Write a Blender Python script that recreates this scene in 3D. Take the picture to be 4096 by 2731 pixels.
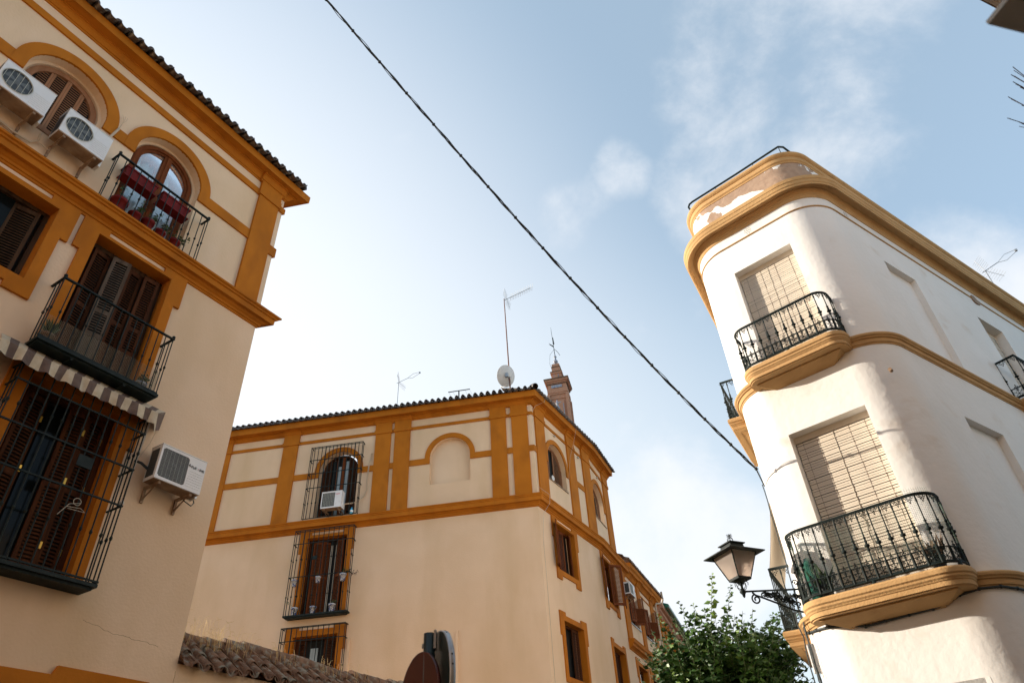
import bpy, bmesh, math, random
from math import sin, cos, pi, radians as R, sqrt
from mathutils import Vector as V, Matrix
from mathutils.geometry import tessellate_polygon
random.seed(7)
sc = bpy.context.scene
for o in list(bpy.data.objects): bpy.data.objects.remove(o)

# ------------------------------------------------------------------ camera
cd = bpy.data.cameras.new('camera'); cam = bpy.data.objects.new('camera', cd)
sc.collection.objects.link(cam); sc.camera = cam
cd.lens = 24; cd.sensor_width = 36; cd.clip_start = .05; cd.clip_end = 3000
cd.dof.use_dof = True; cd.dof.focus_distance = 17; cd.dof.aperture_fstop = 2.8
pitch, roll = R(37.636), R(-3.537)
rt = V((1, 0, 0)); up = V((0, -sin(pitch), cos(pitch))); fw = V((0, cos(pitch), sin(pitch)))
r2 = rt*cos(roll)+up*sin(roll); u2 = -rt*sin(roll)+up*cos(roll)
M3 = Matrix((r2, u2, -fw)).transposed()
cam.matrix_world = Matrix.Translation((0, 0, 1.6)) @ M3.to_4x4()
sc.render.resolution_x = 1024; sc.render.resolution_y = 682

# ------------------------------------------------------------------ light
SUN_AZ, SUN_EL = 165.9, 17.6
sc.view_settings.view_transform = 'Standard'; sc.view_settings.look = 'None'
sc.view_settings.exposure = 1.30; sc.view_settings.gamma = 1
w = bpy.data.worlds.new('World'); sc.world = w; w.use_nodes = True
nt = w.node_tree; N = nt.nodes; Lk = nt.links; N.clear()
def nd(t, **k):
    n = N.new(t)
    for a, b in k.items(): setattr(n, a, b)
    return n
out = nd('ShaderNodeOutputWorld'); bg = nd('ShaderNodeBackground'); bg.inputs['Strength'].default_value = .12
sky = nd('ShaderNodeTexSky', sky_type='NISHITA', sun_disc=False)
sky.sun_elevation = R(SUN_EL); sky.sun_rotation = R(90-SUN_AZ); sky.altitude = 10
sky.air_density = 1.0; sky.dust_density = 1.6; sky.ozone_density = 1.0
tc = nd('ShaderNodeTexCoord')
def math_(op, a, b=None, clamp=False):
    n = nd('ShaderNodeMath', operation=op, use_clamp=clamp)
    for i, x in enumerate((a, b)):
        if x is None: continue
        if isinstance(x, (int, float)): n.inputs[i].default_value = x
        else: Lk.new(x, n.inputs[i])
    return n.outputs[0]
nz = nd('ShaderNodeTexNoise'); nz.inputs['Scale'].default_value = 3.4; nz.inputs['Detail'].default_value = 12
nz.inputs['Roughness'].default_value = .60; nz.inputs['Distortion'].default_value = .25
mp = nd('ShaderNodeMapping'); mp.inputs['Scale'].default_value = (1.0, 1.0, 1.15); mp.inputs['Location'].default_value = (3.1, .4, 1.7)
Lk.new(tc.outputs['Generated'], mp.inputs[0]); Lk.new(mp.outputs[0], nz.inputs[0])
def blob(d, r0, r1, amp):
    """soft patch of cloud cover round a sky direction; r in degrees"""
    vm = nd('ShaderNodeVectorMath', operation='DOT_PRODUCT'); dd = V(d).normalized()
    vm.inputs[1].default_value = dd; Lk.new(tc.outputs['Generated'], vm.inputs[0])
    mr = nd('ShaderNodeMapRange', interpolation_type='SMOOTHSTEP')
    mr.inputs['From Min'].default_value = cos(R(r1)); mr.inputs['From Max'].default_value = cos(R(r0))
    mr.inputs['To Min'].default_value = 0; mr.inputs['To Max'].default_value = amp
    Lk.new(vm.outputs['Value'], mr.inputs['Value']); return mr.outputs[0]
cov = None
for b in (((.373, .509, .776), 1, 14, .56), ((.43, .43, .79), 1, 11, .44), ((.303, .60, .74), 1, 9, .46), ((.165, .618, .768), 0, 4, .62), ((.128, .645, .753), 0, 3.6, .50), ((.09, .672, .735), 0, 4, .42),
          ((.600, .66, .44), 2, 15, .66), ((.235, .915, .33), 2, 12, 1.0), ((.62, .70, .35), 3, 16, .6), ((.05, .97, .25), 4, 22, .5)):
    x = blob(*b); cov = x if cov is None else math_('MAXIMUM', cov, x)
glow = blob((-.62, .74, .24), 0, 62, .95); hor = blob((.05, .99, .05), 0, 46, .6)
# cover = smoothstep(noise + cov)
sm = math_('ADD', math_('MULTIPLY', math_('SUBTRACT', nz.outputs['Fac'], .5), 2.6), cov)
mr = nd('ShaderNodeMapRange', interpolation_type='SMOOTHSTEP'); Lk.new(sm, mr.inputs['Value'])
mr.inputs['From Min'].default_value = .24; mr.inputs['From Max'].default_value = 1.05
mr.inputs['To Min'].default_value = 0; mr.inputs['To Max'].default_value = .8
mx = nd('ShaderNodeMix', data_type='RGBA'); Lk.new(mr.outputs[0], mx.inputs['Factor'])
# thin haze whitens the whole sky a little
hz = nd('ShaderNodeMix', data_type='RGBA'); hz.inputs['Factor'].default_value = .38
Lk.new(sky.outputs[0], hz.inputs['A']); hz.inputs['B'].default_value = (2.4, 3.05, 3.4, 1)
g1 = nd('ShaderNodeMix', data_type='RGBA'); Lk.new(glow, g1.inputs['Factor']); Lk.new(hz.outputs['Result'], g1.inputs['A']); g1.inputs['B'].default_value = (3.75, 3.85, 3.95, 1)
g2 = nd('ShaderNodeMix', data_type='RGBA'); Lk.new(hor, g2.inputs['Factor']); Lk.new(g1.outputs['Result'], g2.inputs['A']); g2.inputs['B'].default_value = (3.1, 3.35, 3.5, 1)
Lk.new(g2.outputs['Result'], mx.inputs['A']); mx.inputs['B'].default_value = (3.45, 3.5, 3.6, 1)
Lk.new(mx.outputs['Result'], bg.inputs['Color']); Lk.new(bg.outputs[0], out.inputs[0])

sl = bpy.data.lights.new('sun', 'SUN'); sl.energy = 3.2; sl.angle = R(.6); sl.color = (1, .90, .76)
so = bpy.data.objects.new('sun', sl); sc.collection.objects.link(so)
sd = V((cos(R(SUN_EL))*cos(R(SUN_AZ)), cos(R(SUN_EL))*sin(R(SUN_AZ)), sin(R(SUN_EL))))
so.rotation_euler = sd.to_track_quat('Z', 'Y').to_euler(); so.location = (-20, 10, 30)

# ------------------------------------------------------------------ materials
def mat(name, c1, c2=None, rough=.8, scale=3., bump=0., bscale=60., metal=0., stretch=(1, 1, 1), detail=4, spec=.5, lo=.35, hi=.65, c3=None, s3=.7, t3=(.5, .62), st3=(1, 1, 1)):
    m = bpy.data.materials.new(name); m.use_nodes = True; t = m.node_tree; n = t.nodes; l = t.links
    b = n['Principled BSDF']; b.inputs['Roughness'].default_value = rough; b.inputs['Metallic'].default_value = metal
    b.inputs['Specular IOR Level'].default_value = spec
    co = n.new('ShaderNodeTexCoord')
    def mapped(s):
        mm = n.new('ShaderNodeMapping'); mm.inputs['Scale'].default_value = s; l.new(co.outputs['Object'], mm.inputs[0]); return mm.outputs[0]
    if c2 is None: b.inputs['Base Color'].default_value = (*c1, 1)
    else:
        z = n.new('ShaderNodeTexNoise'); z.inputs['Scale'].default_value = scale; z.inputs['Detail'].default_value = detail; l.new(mapped(stretch), z.inputs[0])
        r = n.new('ShaderNodeValToRGB'); r.color_ramp.elements[0].position = lo; r.color_ramp.elements[1].position = hi
        r.color_ramp.elements[0].color = (*c1, 1); r.color_ramp.elements[1].color = (*c2, 1); l.new(z.outputs['Fac'], r.inputs[0]); o_ = r.outputs[0]
        if c3:
            z3 = n.new('ShaderNodeTexNoise'); z3.inputs['Scale'].default_value = s3; z3.inputs['Detail'].default_value = 6; l.new(mapped(st3), z3.inputs[0])
            m3 = n.new('ShaderNodeMapRange'); m3.inputs['From Min'].default_value = t3[0]; m3.inputs['From Max'].default_value = t3[1]; l.new(z3.outputs['Fac'], m3.inputs['Value'])
            x = n.new('ShaderNodeMix'); x.data_type = 'RGBA'; l.new(m3.outputs[0], x.inputs['Factor']); l.new(o_, x.inputs['A']); x.inputs['B'].default_value = (*c3, 1); o_ = x.outputs['Result']
        l.new(o_, b.inputs['Base Color'])
    if bump:
        z2 = n.new('ShaderNodeTexNoise'); z2.inputs['Scale'].default_value = bscale; z2.inputs['Detail'].default_value = 5; l.new(mapped(stretch), z2.inputs[0])
        bp = n.new('ShaderNodeBump'); bp.inputs['Strength'].default_value = bump; bp.inputs['Distance'].default_value = .02
        l.new(z2.outputs['Fac'], bp.inputs['Height']); l.new(bp.outputs[0], b.inputs['Normal'])
    return m
CREAM1, CREAM2 = (.69, .495, .325), (.735, .54, .37)
M = {}
M['cream'] = mat('cream_plaster', CREAM1, CREAM2, .9, .8, .25, 25, spec=.2, c3=(.60, .42, .25), s3=.8, t3=(.46, .8), st3=(1, 1, .3))
M['ochre'] = mat('ochre_paint', (.40, .127, .007), (.46, .150, .010), .85, 1.4, .2, 30, spec=.2, c3=(.31, .098, .008), s3=2.2, t3=(.48, .78), st3=(1, 1, .5))
M['white'] = mat('white_plaster', (.79, .765, .725), (.83, .805, .77), .88, 1.1, .35, 9, spec=.2, c3=(.66, .57, .47), s3=1.3, t3=(.6, .85), st3=(1, 1, 1.6))
M['yellow'] = mat('yellow_moulding', (.50, .30, .13), (.56, .345, .155), .85, 2.5, .3, 30, spec=.2, c3=(.38, .21, .085), s3=3, t3=(.58, .85), st3=(1, 1, 3))
M['iron'] = mat('dark_iron', (.009, .015, .014), (.016, .024, .023), .6, 8, .1, 80, metal=.0, spec=.18)
M['wood'] = mat('brown_wood', (.05, .017, .007), (.085, .03, .011), .8, 14, .2, 40, spec=.12, stretch=(1, 1, .12))
M['redwood'] = mat('red_brown_wood', (.13, .034, .009), (.18, .05, .013), .75, 14, .2, 40, spec=.15, stretch=(1, 1, .12))
M['pinkwood'] = mat('pinkish_wood', (.27, .125, .062), (.33, .155, .08), .8, 14, .2, 40, spec=.15, stretch=(1, 1, .12))
M['oldwood'] = mat('weathered_wood', (.035, .018, .009), (.08, .045, .024), .8, 10, .3, 40, spec=.12, stretch=(1, 1, .1))
M['greywood'] = mat('bleached_wood', (.075, .052, .036), (.13, .10, .075), .8, 10, .3, 40, spec=.12, stretch=(1, 1, .1))
M['darkin'] = mat('dark_interior', (.008, .009, .009), None, .9)
M['tile'] = mat('glazed_clay_tile', (.045, .026, .018), (.10, .06, .038), .30, 6, .3, 25, c3=(.21, .19, .14), s3=9, t3=(.55, .68))
M['oldtile'] = mat('old_clay_tile', (.105, .052, .028), (.19, .10, .055), .9, 7, .6, 30, c3=(.20, .18, .14), s3=8, t3=(.5, .62))
M['greentile'] = mat('green_glazed_tile', (.008, .07, .045), (.02, .12, .08), .22, 6, .1, 20)
M['ac'] = mat('white_enamel', (.68, .67, .66), (.74, .73, .72), .4, 2, .03, 20, c3=(.5, .46, .4), s3=3, t3=(.58, .8))
M['acdark'] = mat('dark_grille', (.035, .04, .042), None, .5)
M['acunder'] = mat('rusty_underside', (.20, .12, .07), (.34, .24, .16), .8, 5)
M['grid'] = mat('grille_wire', (.44, .43, .36), None, .5)
M['redpot'] = mat('red_plastic', (.12, .006, .005), (.17, .009, .007), .6, 3, spec=.2)
M['leaf'] = mat('leaf_green', (.025, .055, .012), (.055, .11, .02), .45, 6)
M['citrus'] = mat('citrus_leaf', (.022, .062, .012), (.055, .125, .018), .5, 3.5, lo=.4, hi=.6, spec=.3)
M['newleaf'] = mat('young_leaf', (.11, .20, .025), (.16, .26, .04), .4, 6)
M['bark'] = mat('bark', (.09, .06, .04), (.16, .12, .08), .9, 12, .5, 30)
M['twig'] = mat('green_stem', (.07, .10, .03), None, .6)
M['dry'] = mat('dry_grass', (.46, .29, .10), (.60, .42, .18), .8, 6)
M['stripe_l'] = mat('canvas_cream', (.46, .37, .25), (.55, .46, .33), .9, 9, .3, 40)
M['stripe_d'] = mat('canvas_brown', (.10, .065, .05), (.14, .095, .075), .9, 9, .3, 40)
M['curtain'] = mat('white_curtain', (.27, .34, .36), (.42, .50, .53), .8, 5, stretch=(6, 6, .3))
M['blind'] = mat('beige_blind', (.64, .55, .44), (.69, .60, .48), .7, 3)
M['cord'] = mat('pale_cord', (.5, .45, .36), None, .8)
M['brick'] = None
M['peel'] = None
M['cablem'] = mat('black_cable', (.012, .018, .018), (.03, .04, .04), .6, 20)
M['cream_cable'] = mat('cream_cable', (.5, .38, .26), None, .7)
M['steel'] = mat('galvanised_steel', (.32, .33, .34), (.42, .43, .44), .4, 12, metal=.6)
M['rust'] = mat('rusty_steel', (.13, .045, .025), (.20, .08, .045), .7, 10)
M['dish'] = mat('dish_paint', (.62, .61, .60), (.70, .69, .68), .5, 3)
M['signback'] = mat('dark_green_paint', (.012, .022, .02), (.02, .032, .028), .35, 6)
M['signred'] = mat('dull_red', (.055, .008, .006), (.075, .010, .008), .4, 5)
M['white_paint'] = mat('white_paint', (.8, .8, .78), None, .5)
M['blue'] = mat('blue_plastic', (.03, .38, .65), (.1, .5, .75), .3, 6)
M['fanblade'] = mat('fan_blade', (.11, .115, .11), None, .5)
M['black'] = mat('black_print', (.01, .01, .012), None, .5)
M['redprint'] = mat('red_print', (.6, .03, .02), None, .5)
M['brass'] = mat('brass', (.65, .42, .08), None, .3, metal=.7)
M['grey'] = mat('grey_paint', (.36, .38, .36), (.44, .46, .44), .5, 8)
M['asphalt'] = mat('asphalt', (.10, .09, .08), (.14, .125, .11), .9, 20)
M['paving'] = mat('stone_paving', (.07, .046, .03), (.10, .068, .045), .9, 3)
M['ceramic'] = mat('ceramic_blue_white', (.42, .44, .46), (.05, .08, .24), .2, 22, lo=.52, hi=.56)
M['tin'] = mat('pale_metal_pole', (.6, .58, .55), None, .4)
def translucent(name, col, rough=.35, tr=.5):
    m = bpy.data.materials.new(name); m.use_nodes = True; b = m.node_tree.nodes['Principled BSDF']
    b.inputs['Base Color'].default_value = (*col, 1); b.inputs['Roughness'].default_value = rough
    b.inputs['Transmission Weight'].default_value = tr; b.inputs['IOR'].default_value = 1.3
    return m
M['frost'] = translucent('frosted_glass', (.80, .66, .56), .55, .75)
M['glass'] = translucent('clear_glass', (.85, .9, .92), .03, .9)
def glossmat(name, col, rough=.08):
    m = mat(name, col, None, rough, spec=.10); return m
M['pane'] = glossmat('dark_pane', (.006, .008, .008))
M['net'] = mat('green_netting', (.10, .17, .12), None, .6)
M['netb'] = mat('beige_netting', (.30, .27, .18), None, .7)
# brick
m = bpy.data.materials.new('orange_brick'); m.use_nodes = True; t = m.node_tree; n = t.nodes; l = t.links
co = n.new('ShaderNodeTexCoord'); sx = n.new('ShaderNodeSeparateXYZ'); cx = n.new('ShaderNodeCombineXYZ'); ad = n.new('ShaderNodeMath')
l.new(co.outputs['Object'], sx.inputs[0]); l.new(sx.outputs[0], ad.inputs[0]); l.new(sx.outputs[1], ad.inputs[1]); l.new(ad.outputs[0], cx.inputs[0]); l.new(sx.outputs[2], cx.inputs[1])
bt = n.new('ShaderNodeTexBrick'); bt.inputs['Scale'].default_value = 5.5; bt.inputs['Color1'].default_value = (.52, .24, .14, 1); bt.inputs['Color2'].default_value = (.42, .18, .10, 1); bt.inputs['Mortar'].default_value = (.50, .34, .24, 1); bt.inputs['Mortar Size'].default_value = .03
l.new(cx.outputs[0], bt.inputs[0]); l.new(bt.outputs[0], n['Principled BSDF'].inputs['Base Color']); n['Principled BSDF'].inputs['Roughness'].default_value = .9
M['brick'] = m

# ------------------------------------------------------------------ builders
class Fr:
    """wall frame: s along the wall, d outwards, z up"""
    def __init__(f, az=None, c=0., p0=None, u=None, o=None):
        if u is None:
            a = R(az); f.u = V((cos(a), sin(a), 0)); nin = V((-sin(a), cos(a), 0))
            f.o = -nin if c > 0 else nin
            f.p0 = nin*c if p0 is None else V((p0[0], p0[1], 0))
            if p0 is not None: f.o = -nin if c >= 0 else nin
        else: f.u = u; f.o = o; f.p0 = p0
    def P(f, s, d, z): return f.p0+f.u*s+f.o*d+V((0, 0, z))
    def sub(f, s, d, ang):
        q = Matrix.Rotation(R(ang), 3, 'Z'); sg = 1
        return Fr(p0=f.P(s, d, 0), u=q @ f.u, o=q @ f.o)
class MB:
    def __init__(b): b.v = []; b.f = []; b.s = []; b.m = []
    def poly(b, pts, smooth=False, mi=0):
        i = len(b.v); b.v += [V(p) for p in pts]; b.f.append(tuple(range(i, i+len(pts)))); b.s.append(smooth); b.m.append(mi)
    def box(b, fr, s0, s1, d0, d1, z0, z1, mi=0):
        c = [fr.P(s, d, z) for z in (z0, z1) for d in (d0, d1) for s in (s0, s1)]; i = len(b.v); b.v += c
        for q in ((0, 1, 3, 2), (4, 6, 7, 5), (0, 4, 5, 1), (2, 3, 7, 6), (0, 2, 6, 4), (1, 5, 7, 3)): b.f.append(tuple(i+k for k in q)); b.s.append(False); b.m.append(mi)
    def prism(b, fr, outer, d0, d1, holes=(), back=False, mi=0, rev=True):
        """flat shape (s,z) with holes, from depth d0 to the front face d1"""
        loops = [list(outer)]+[list(h) for h in holes]
        flat = [p for l in loops for p in l]
        tri = tessellate_polygon([[V((p[0], p[1], 0)) for p in l] for l in loops])
        for dd in ((d1, d0) if back else (d1,)):
            i = len(b.v); b.v += [fr.P(p[0], dd, p[1]) for p in flat]
            for q in tri: b.f.append(tuple(i+k for k in q)); b.s.append(False); b.m.append(mi)
        if rev:
            for l in loops:
                for k in range(len(l)):
                    p, q = l[k], l[(k+1) % len(l)]
                    b.poly([fr.P(p[0], d0, p[1]), fr.P(q[0], d0, q[1]), fr.P(q[0], d1, q[1]), fr.P(p[0], d1, p[1])], mi=mi)
    def tube(b, pts, r, n=6, cap=True, mi=0):
        pts = [V(p) for p in pts]; rs = r if isinstance(r, (list, tuple)) else [r]*len(pts); base = len(b.v)
        t0 = (pts[1]-pts[0]).normalized(); a = t0.orthogonal().normalized()
        for k, p in enumerate(pts):
            t = ((pts[min(k+1, len(pts)-1)]-pts[max(k-1, 0)])).normalized()
            a = (a-t*a.dot(t)); a = a.normalized() if a.length > 1e-6 else t.orthogonal().normalized(); c = t.cross(a)
            for j in range(n): g = 2*pi*j/n; b.v.append(p+(a*cos(g)+c*sin(g))*rs[k])
        for k in range(len(pts)-1):
            for j in range(n):
                x = base+k*n+j; y = base+k*n+(j+1) % n; b.f.append((x, y, y+n, x+n)); b.s.append(n > 4); b.m.append(mi)
        if cap:
            for q in (range(base, base+n), range(base+(len(pts)-1)*n, base+len(pts)*n)): b.f.append(tuple(q)); b.s.append(False); b.m.append(mi)
    def lathe(b, c, prof, n=12, ax=V((0, 0, 1)), cap=True, mi=0):
        b.tubex([V(c)+ax*t for t, _ in prof], [r for _, r in prof], ax, n, cap, mi)
    def tubex(b, pts, rs, ax, n, cap, mi):
        base = len(b.v); a = ax.orthogonal().normalized(); c = ax.cross(a)
        for p, r in zip(pts, rs):
            for j in range(n): g = 2*pi*j/n; b.v.append(p+(a*cos(g)+c*sin(g))*r)
        for k in range(len(pts)-1):
            for j in range(n):
                x = base+k*n+j; y = base+k*n+(j+1) % n; b.f.append((x, y, y+n, x+n)); b.s.append(True); b.m.append(mi)
        if cap:
            for q in (range(base, base+n), range(base+(len(pts)-1)*n, base+len(pts)*n)): b.f.append(tuple(q)); b.s.append(False); b.m.append(mi)
    def ball(b, c, r, n=8, mi=0):
        k = 5; b.lathe(V(c), [(-r*cos(pi*i/k), max(r*sin(pi*i/k), r*.02)) for i in range(k+1)], n, mi=mi)
    def sweep(b, path, prof, smooth=False, caps=True, closed=True, mi=0):
        """path: list of (Vector xy point, Vector outward mitre); prof: list of (d,z), closed polygon"""
        m = len(prof); segs = range(m if closed else m-1)
        for k in segs:
            p, q = prof[k], prof[(k+1) % m]; base = len(b.v)
            for (pt, o) in path:
                b.v.append(pt+o*p[0]+V((0, 0, p[1]))); b.v.append(pt+o*q[0]+V((0, 0, q[1])))
            for j in range(len(path)-1):
                i = base+2*j; b.f.append((i, i+1, i+3, i+2)); b.s.append(smooth); b.m.append(mi)
        if caps and closed:
            tri = tessellate_polygon([[V((p[0], p[1], 0)) for p in prof]])
            for pt, o in (path[0], path[-1]):
                i = len(b.v); b.v += [pt+o*p[0]+V((0, 0, p[1])) for p in prof]
                for q in tri: b.f.append(tuple(i+x for x in q)); b.s.append(False); b.m.append(mi)
def rootloc(o):
    x = V((0, 0, 0))
    while o is not None: x = x+o.location; o = o.parent
    return x
def obj(name, b, m, parent=None, label=None):
    me = bpy.data.meshes.new(name); L0 = rootloc(parent)
    me.from_pydata([v-L0 for v in b.v], [], b.f); me.polygons.foreach_set('use_smooth', b.s)
    ms = m if isinstance(m, (list, tuple)) else [m]
    for x in ms: me.materials.append(M[x] if isinstance(x, str) else x)
    if len(ms) > 1: me.polygons.foreach_set('material_index', b.m)
    me.update(); o = bpy.data.objects.new(name, me); sc.collection.objects.link(o); o.parent = parent
    if label: o['label'] = label
    return o
def tag(o, label, cat, group=None):
    o['label'] = label; o['category'] = cat
    if group: o['group'] = group
    return o
def thing(name, label, cat, loc=(0, 0, 0), group=None):
    o = bpy.data.objects.new(name, None); o.empty_display_size = .2; sc.collection.objects.link(o); o.location = loc
    return tag(o, label, cat, group)
def single(name, b, m, label, cat, group=None):
    """a thing that is one mesh; its origin sits at its lowest corner region"""
    c = sum(b.v, V((0, 0, 0)))/len(b.v); c.z = min(v.z for v in b.v)
    b.v = [v-c for v in b.v]; o = obj(name, b, m); o.location = c; return tag(o, label, cat, group)
def copy_tree(o, parent=None):
    c = o.copy(); sc.collection.objects.link(c); c.parent = parent
    for ch in o.children: copy_tree(ch, c)
    return c
def straight(fr, s0, s1): return [(fr.P(s0, 0, 0), fr.o), (fr.P(s1, 0, 0), fr.o)]
def arch(c, r, zc, z0, n=20):
    """outline of a round-headed opening, going round from bottom left"""
    return [(c-r, z0)]+[(c-r*cos(pi*k/n), zc+r*sin(pi*k/n)) for k in range(n+1)]+[(c+r, z0)]
def rect(a, b, z0, z1): return [(a, z0), (a, z1), (b, z1), (b, z0)]
def mitre(fa, fb): return (fa.o+fb.o)/(1+fa.o.dot(fb.o))

def wall_text(parent, name, s, size, P, u, o, m, shear=0):
    cu = bpy.data.curves.new('t', 'FONT'); cu.body = s; cu.size = size; cu.extrude = .001; cu.shear = shear; cu.offset = size*.012
    ob = bpy.data.objects.new('t', cu); sc.collection.objects.link(ob)
    bpy.context.view_layer.update(); me = bpy.data.meshes.new_from_object(ob.evaluated_get(bpy.context.evaluated_depsgraph_get()))
    bpy.data.objects.remove(ob); rot = Matrix((u, V((0, 0, 1)), o)).transposed()
    for v in me.vertices: v.co = rot @ v.co + P - rootloc(parent)
    me.materials.clear(); me.materials.append(M[m]); r = bpy.data.objects.new(name, me); sc.collection.objects.link(r); r.parent = parent; return r

def leafpanel(fr, s0, s1, z0, z1, parent, m='wood', d=0., solid=None, clip=None, pitch=.05, name='shutter', th=.035, st=.05):
    """a louvred leaf: stiles, rails, tilted slats; clip(z)->(sa,sb) bounds of an arched head"""
    b = MB(); w_ = s1-s0
    if clip is None:
        for a, c in ((s0, s0+st), (s1-st, s1)): b.box(fr, a, c, d, d+th, z0, z1)
        for a, c in ((z0, z0+.08), (z1-.08, z1)): b.box(fr, s0+st, s1-st, d+.002, d+th-.002, a, c)
        if (z1-z0) > 1.6:
            zm = z0+(z1-z0)*.5; b.box(fr, s0+st, s1-st, d+.002, d+th-.002, zm-.04, zm+.04)
    zz = z0+.08
    if solid:
        b.box(fr, s0+st, s1-st, d+.008, d+th-.012, z0+.08, z0+solid); b.box(fr, s0+st, s1-st, d+.002, d+th-.002, z0+solid, z0+solid+.07); zz = z0+solid+.07
    top = z1-.08 if clip is None else z1
    while zz < top-.02:
        a, c = (s0+st, s1-st)
        if clip:
            q = clip(zz+.02)
            if q: a, c = max(a, q[0]), min(c, q[1])
            else: a, c = 0, 0
        if c-a > .03:
            y0, y1 = d+.004, d+th-.004
            b.poly([fr.P(a, y1, zz), fr.P(c, y1, zz), fr.P(c, y0, zz+pitch*.62), fr.P(a, y0, zz+pitch*.62)])
            b.poly([fr.P(a, y1, zz), fr.P(c, y1, zz), fr.P(c, y1, zz+.012), fr.P(a, y1, zz+.012)])
            b.poly([fr.P(a, y1, zz+.012), fr.P(c, y1, zz+.012), fr.P(c, y0, zz+pitch*.62+.012), fr.P(a, y0, zz+pitch*.62+.012)])
        zz += pitch
    bb = MB(); bb.box(fr, s0+st, s1-st, d-.004, d+.002, z0+.05, (z1 if clip is None else z0+.06)-.05)
    return obj(name, b, m, parent)
def cyl_bar(b, fr, s, d, z0, z1, r=.009, knots=()):
    b.tube([fr.P(s, d, z0), fr.P(s, d, z1)], r, 5, cap=False)
    for k in knots:
        b.lathe(fr.P(s, d, k), [(-.028, r), (-.02, r*1.9), (-.006, r*1.5), (0, r*2.5), (.006, r*1.5), (.02, r*1.9), (.028, r)], 6, cap=False)
def tile_eave(fr_path, pitch, slope=22, length=1.6, r=None, d0=0, z0=0, courses=4, over=.07, dense=True):
    """rows of curved roof tiles. fr_path: (frame, s0, s1, mitre handled by clipping)"""
    b = MB(); fr, s0, s1 = fr_path; r = r or pitch*.47; n = 8
    sl = R(slope); n_t = max(1, int(round((s1-s0)/pitch))); p = (s1-s0)/n_t
    for k in range(n_t):
        for kind in (0, 1):
            s = s0+(k+.5)*p+(p*.5 if kind else 0); jit = random.uniform(-.012, .012); jz = random.uniform(-.005, .005)
            cs = 1 if (kind == 0) else courses
            for c in range(courses):
                la = c*length/courses; lb = (c+1)*length/courses+.05
                ext = (over if kind == 0 else over*.35)+jit if c == 0 else 0
                rings = []
                for (t, rr, lift) in ((la-ext, r*(1.0 if kind else 1.04), .018 if c else 0), (lb, r*(.86 if kind else .9), 0)):
                    dd = d0-t*cos(sl); zz = z0+t*sin(sl)+lift*(1 if kind else .5)+jz
                    for ro in (rr, rr-.014):
                        ring = []
                        for j in range(n+1):
                            g = pi*j/n
                            x = ro*cos(g)*(1.0); y = ro*sin(g)
                            if kind == 1: ring.append(fr.P(s+x*.74, dd, zz+y*1.5+r*.36))     # cover: arches up
                            else: ring.append(fr.P(s+x, dd, zz-y*.9+r*.92))            # channel: hangs down
                        rings.append(ring)
                o0, i0, o1, i1 = rings; base = len(b.v)
                for ring in (o0, i0, o1, i1): b.v += ring
                m_ = n+1
                for j in range(n):
                    b.f.append((base+j, base+j+1, base+2*m_+j+1, base+2*m_+j)); b.s.append(True); b.m.append(0)
                    b.f.append((base+m_+j, base+3*m_+j, base+3*m_+j+1, base+m_+j+1)); b.s.append(True); b.m.append(0)
                    if c == 0: b.f.append((base+j, base+m_+j, base+m_+j+1, base+j+1)); b.s.append(False); b.m.append(0)
                    elif kind == 1: b.f.append((base+j, base+m_+j, base+m_+j+1, base+j+1)); b.s.append(False); b.m.append(0)
    return b
def foliage(b, c, r, n, size, mi=0, flat=.7, rnd=random):
    for _ in range(n):
        p = V((rnd.gauss(0, .45), rnd.gauss(0, .45), rnd.gauss(0, .45)*flat))*r + V(c)
        leaf(b, p, V((rnd.uniform(-1, 1), rnd.uniform(-1, 1), rnd.uniform(-.3, 1))), size*rnd.uniform(.6, 1.2), mi, rnd)
def leaf(b, p, d, s, mi=0, rnd=random, wd=.5):
    d = d.normalized(); q = d.cross(V((rnd.uniform(-1, 1), rnd.uniform(-1, 1), rnd.uniform(-1, 1)))).normalized(); nn = d.cross(q)
    tip = p+d*s-V((0, 0, s*.15)); mid = p+d*s*.45
    b.poly([p, mid+q*s*wd*.5+nn*s*.10, tip, mid], mi=mi); b.poly([p, mid, tip, mid-q*s*wd*.5+nn*s*.10], mi=mi)

# ------------------------------------------------------------------ ground
g = MB(); g.poly([(-400, -400, 0), (400, -400, 0), (400, 400, 0), (-400, 400, 0)])
o = obj('ground', g, 'paving'); o['kind'] = 'structure'

FL = Fr(60.079, 9.4); FLs = Fr(170.9, 0, p0=(FL.P(6.35, 0, 0).x, FL.P(6.35, 0, 0).y)); FLs.o = -FLs.o if FLs.o.dot(FL.u) < 0 else FLs.o
FA = Fr(-7.7306, 22.0); FB = Fr(61.9924, 9.9018)
pc = FB.P(24.87, 0, 0); FC = Fr(68.805, 1, p0=(pc.x, pc.y)); pd = FC.P(9.45, 0, 0); FD = Fr(72, 1, p0=(pd.x, pd.y))
FR1 = Fr(139.3165, -10.5); FR2 = Fr(35.6374, 3.72)
RR = .76; CLc = FR1.P(3.25, -RR, 0); a0 = R(63.15); n0 = V((-sin(a0), cos(a0), 0)); u0 = V((cos(a0), sin(a0), 0))
FR0 = Fr(p0=V((CLc.x, CLc.y, 0))+n0*RR, u=u0, o=n0)
CRc = FR1.P(1.273+.5966, -RR, 0)

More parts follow.
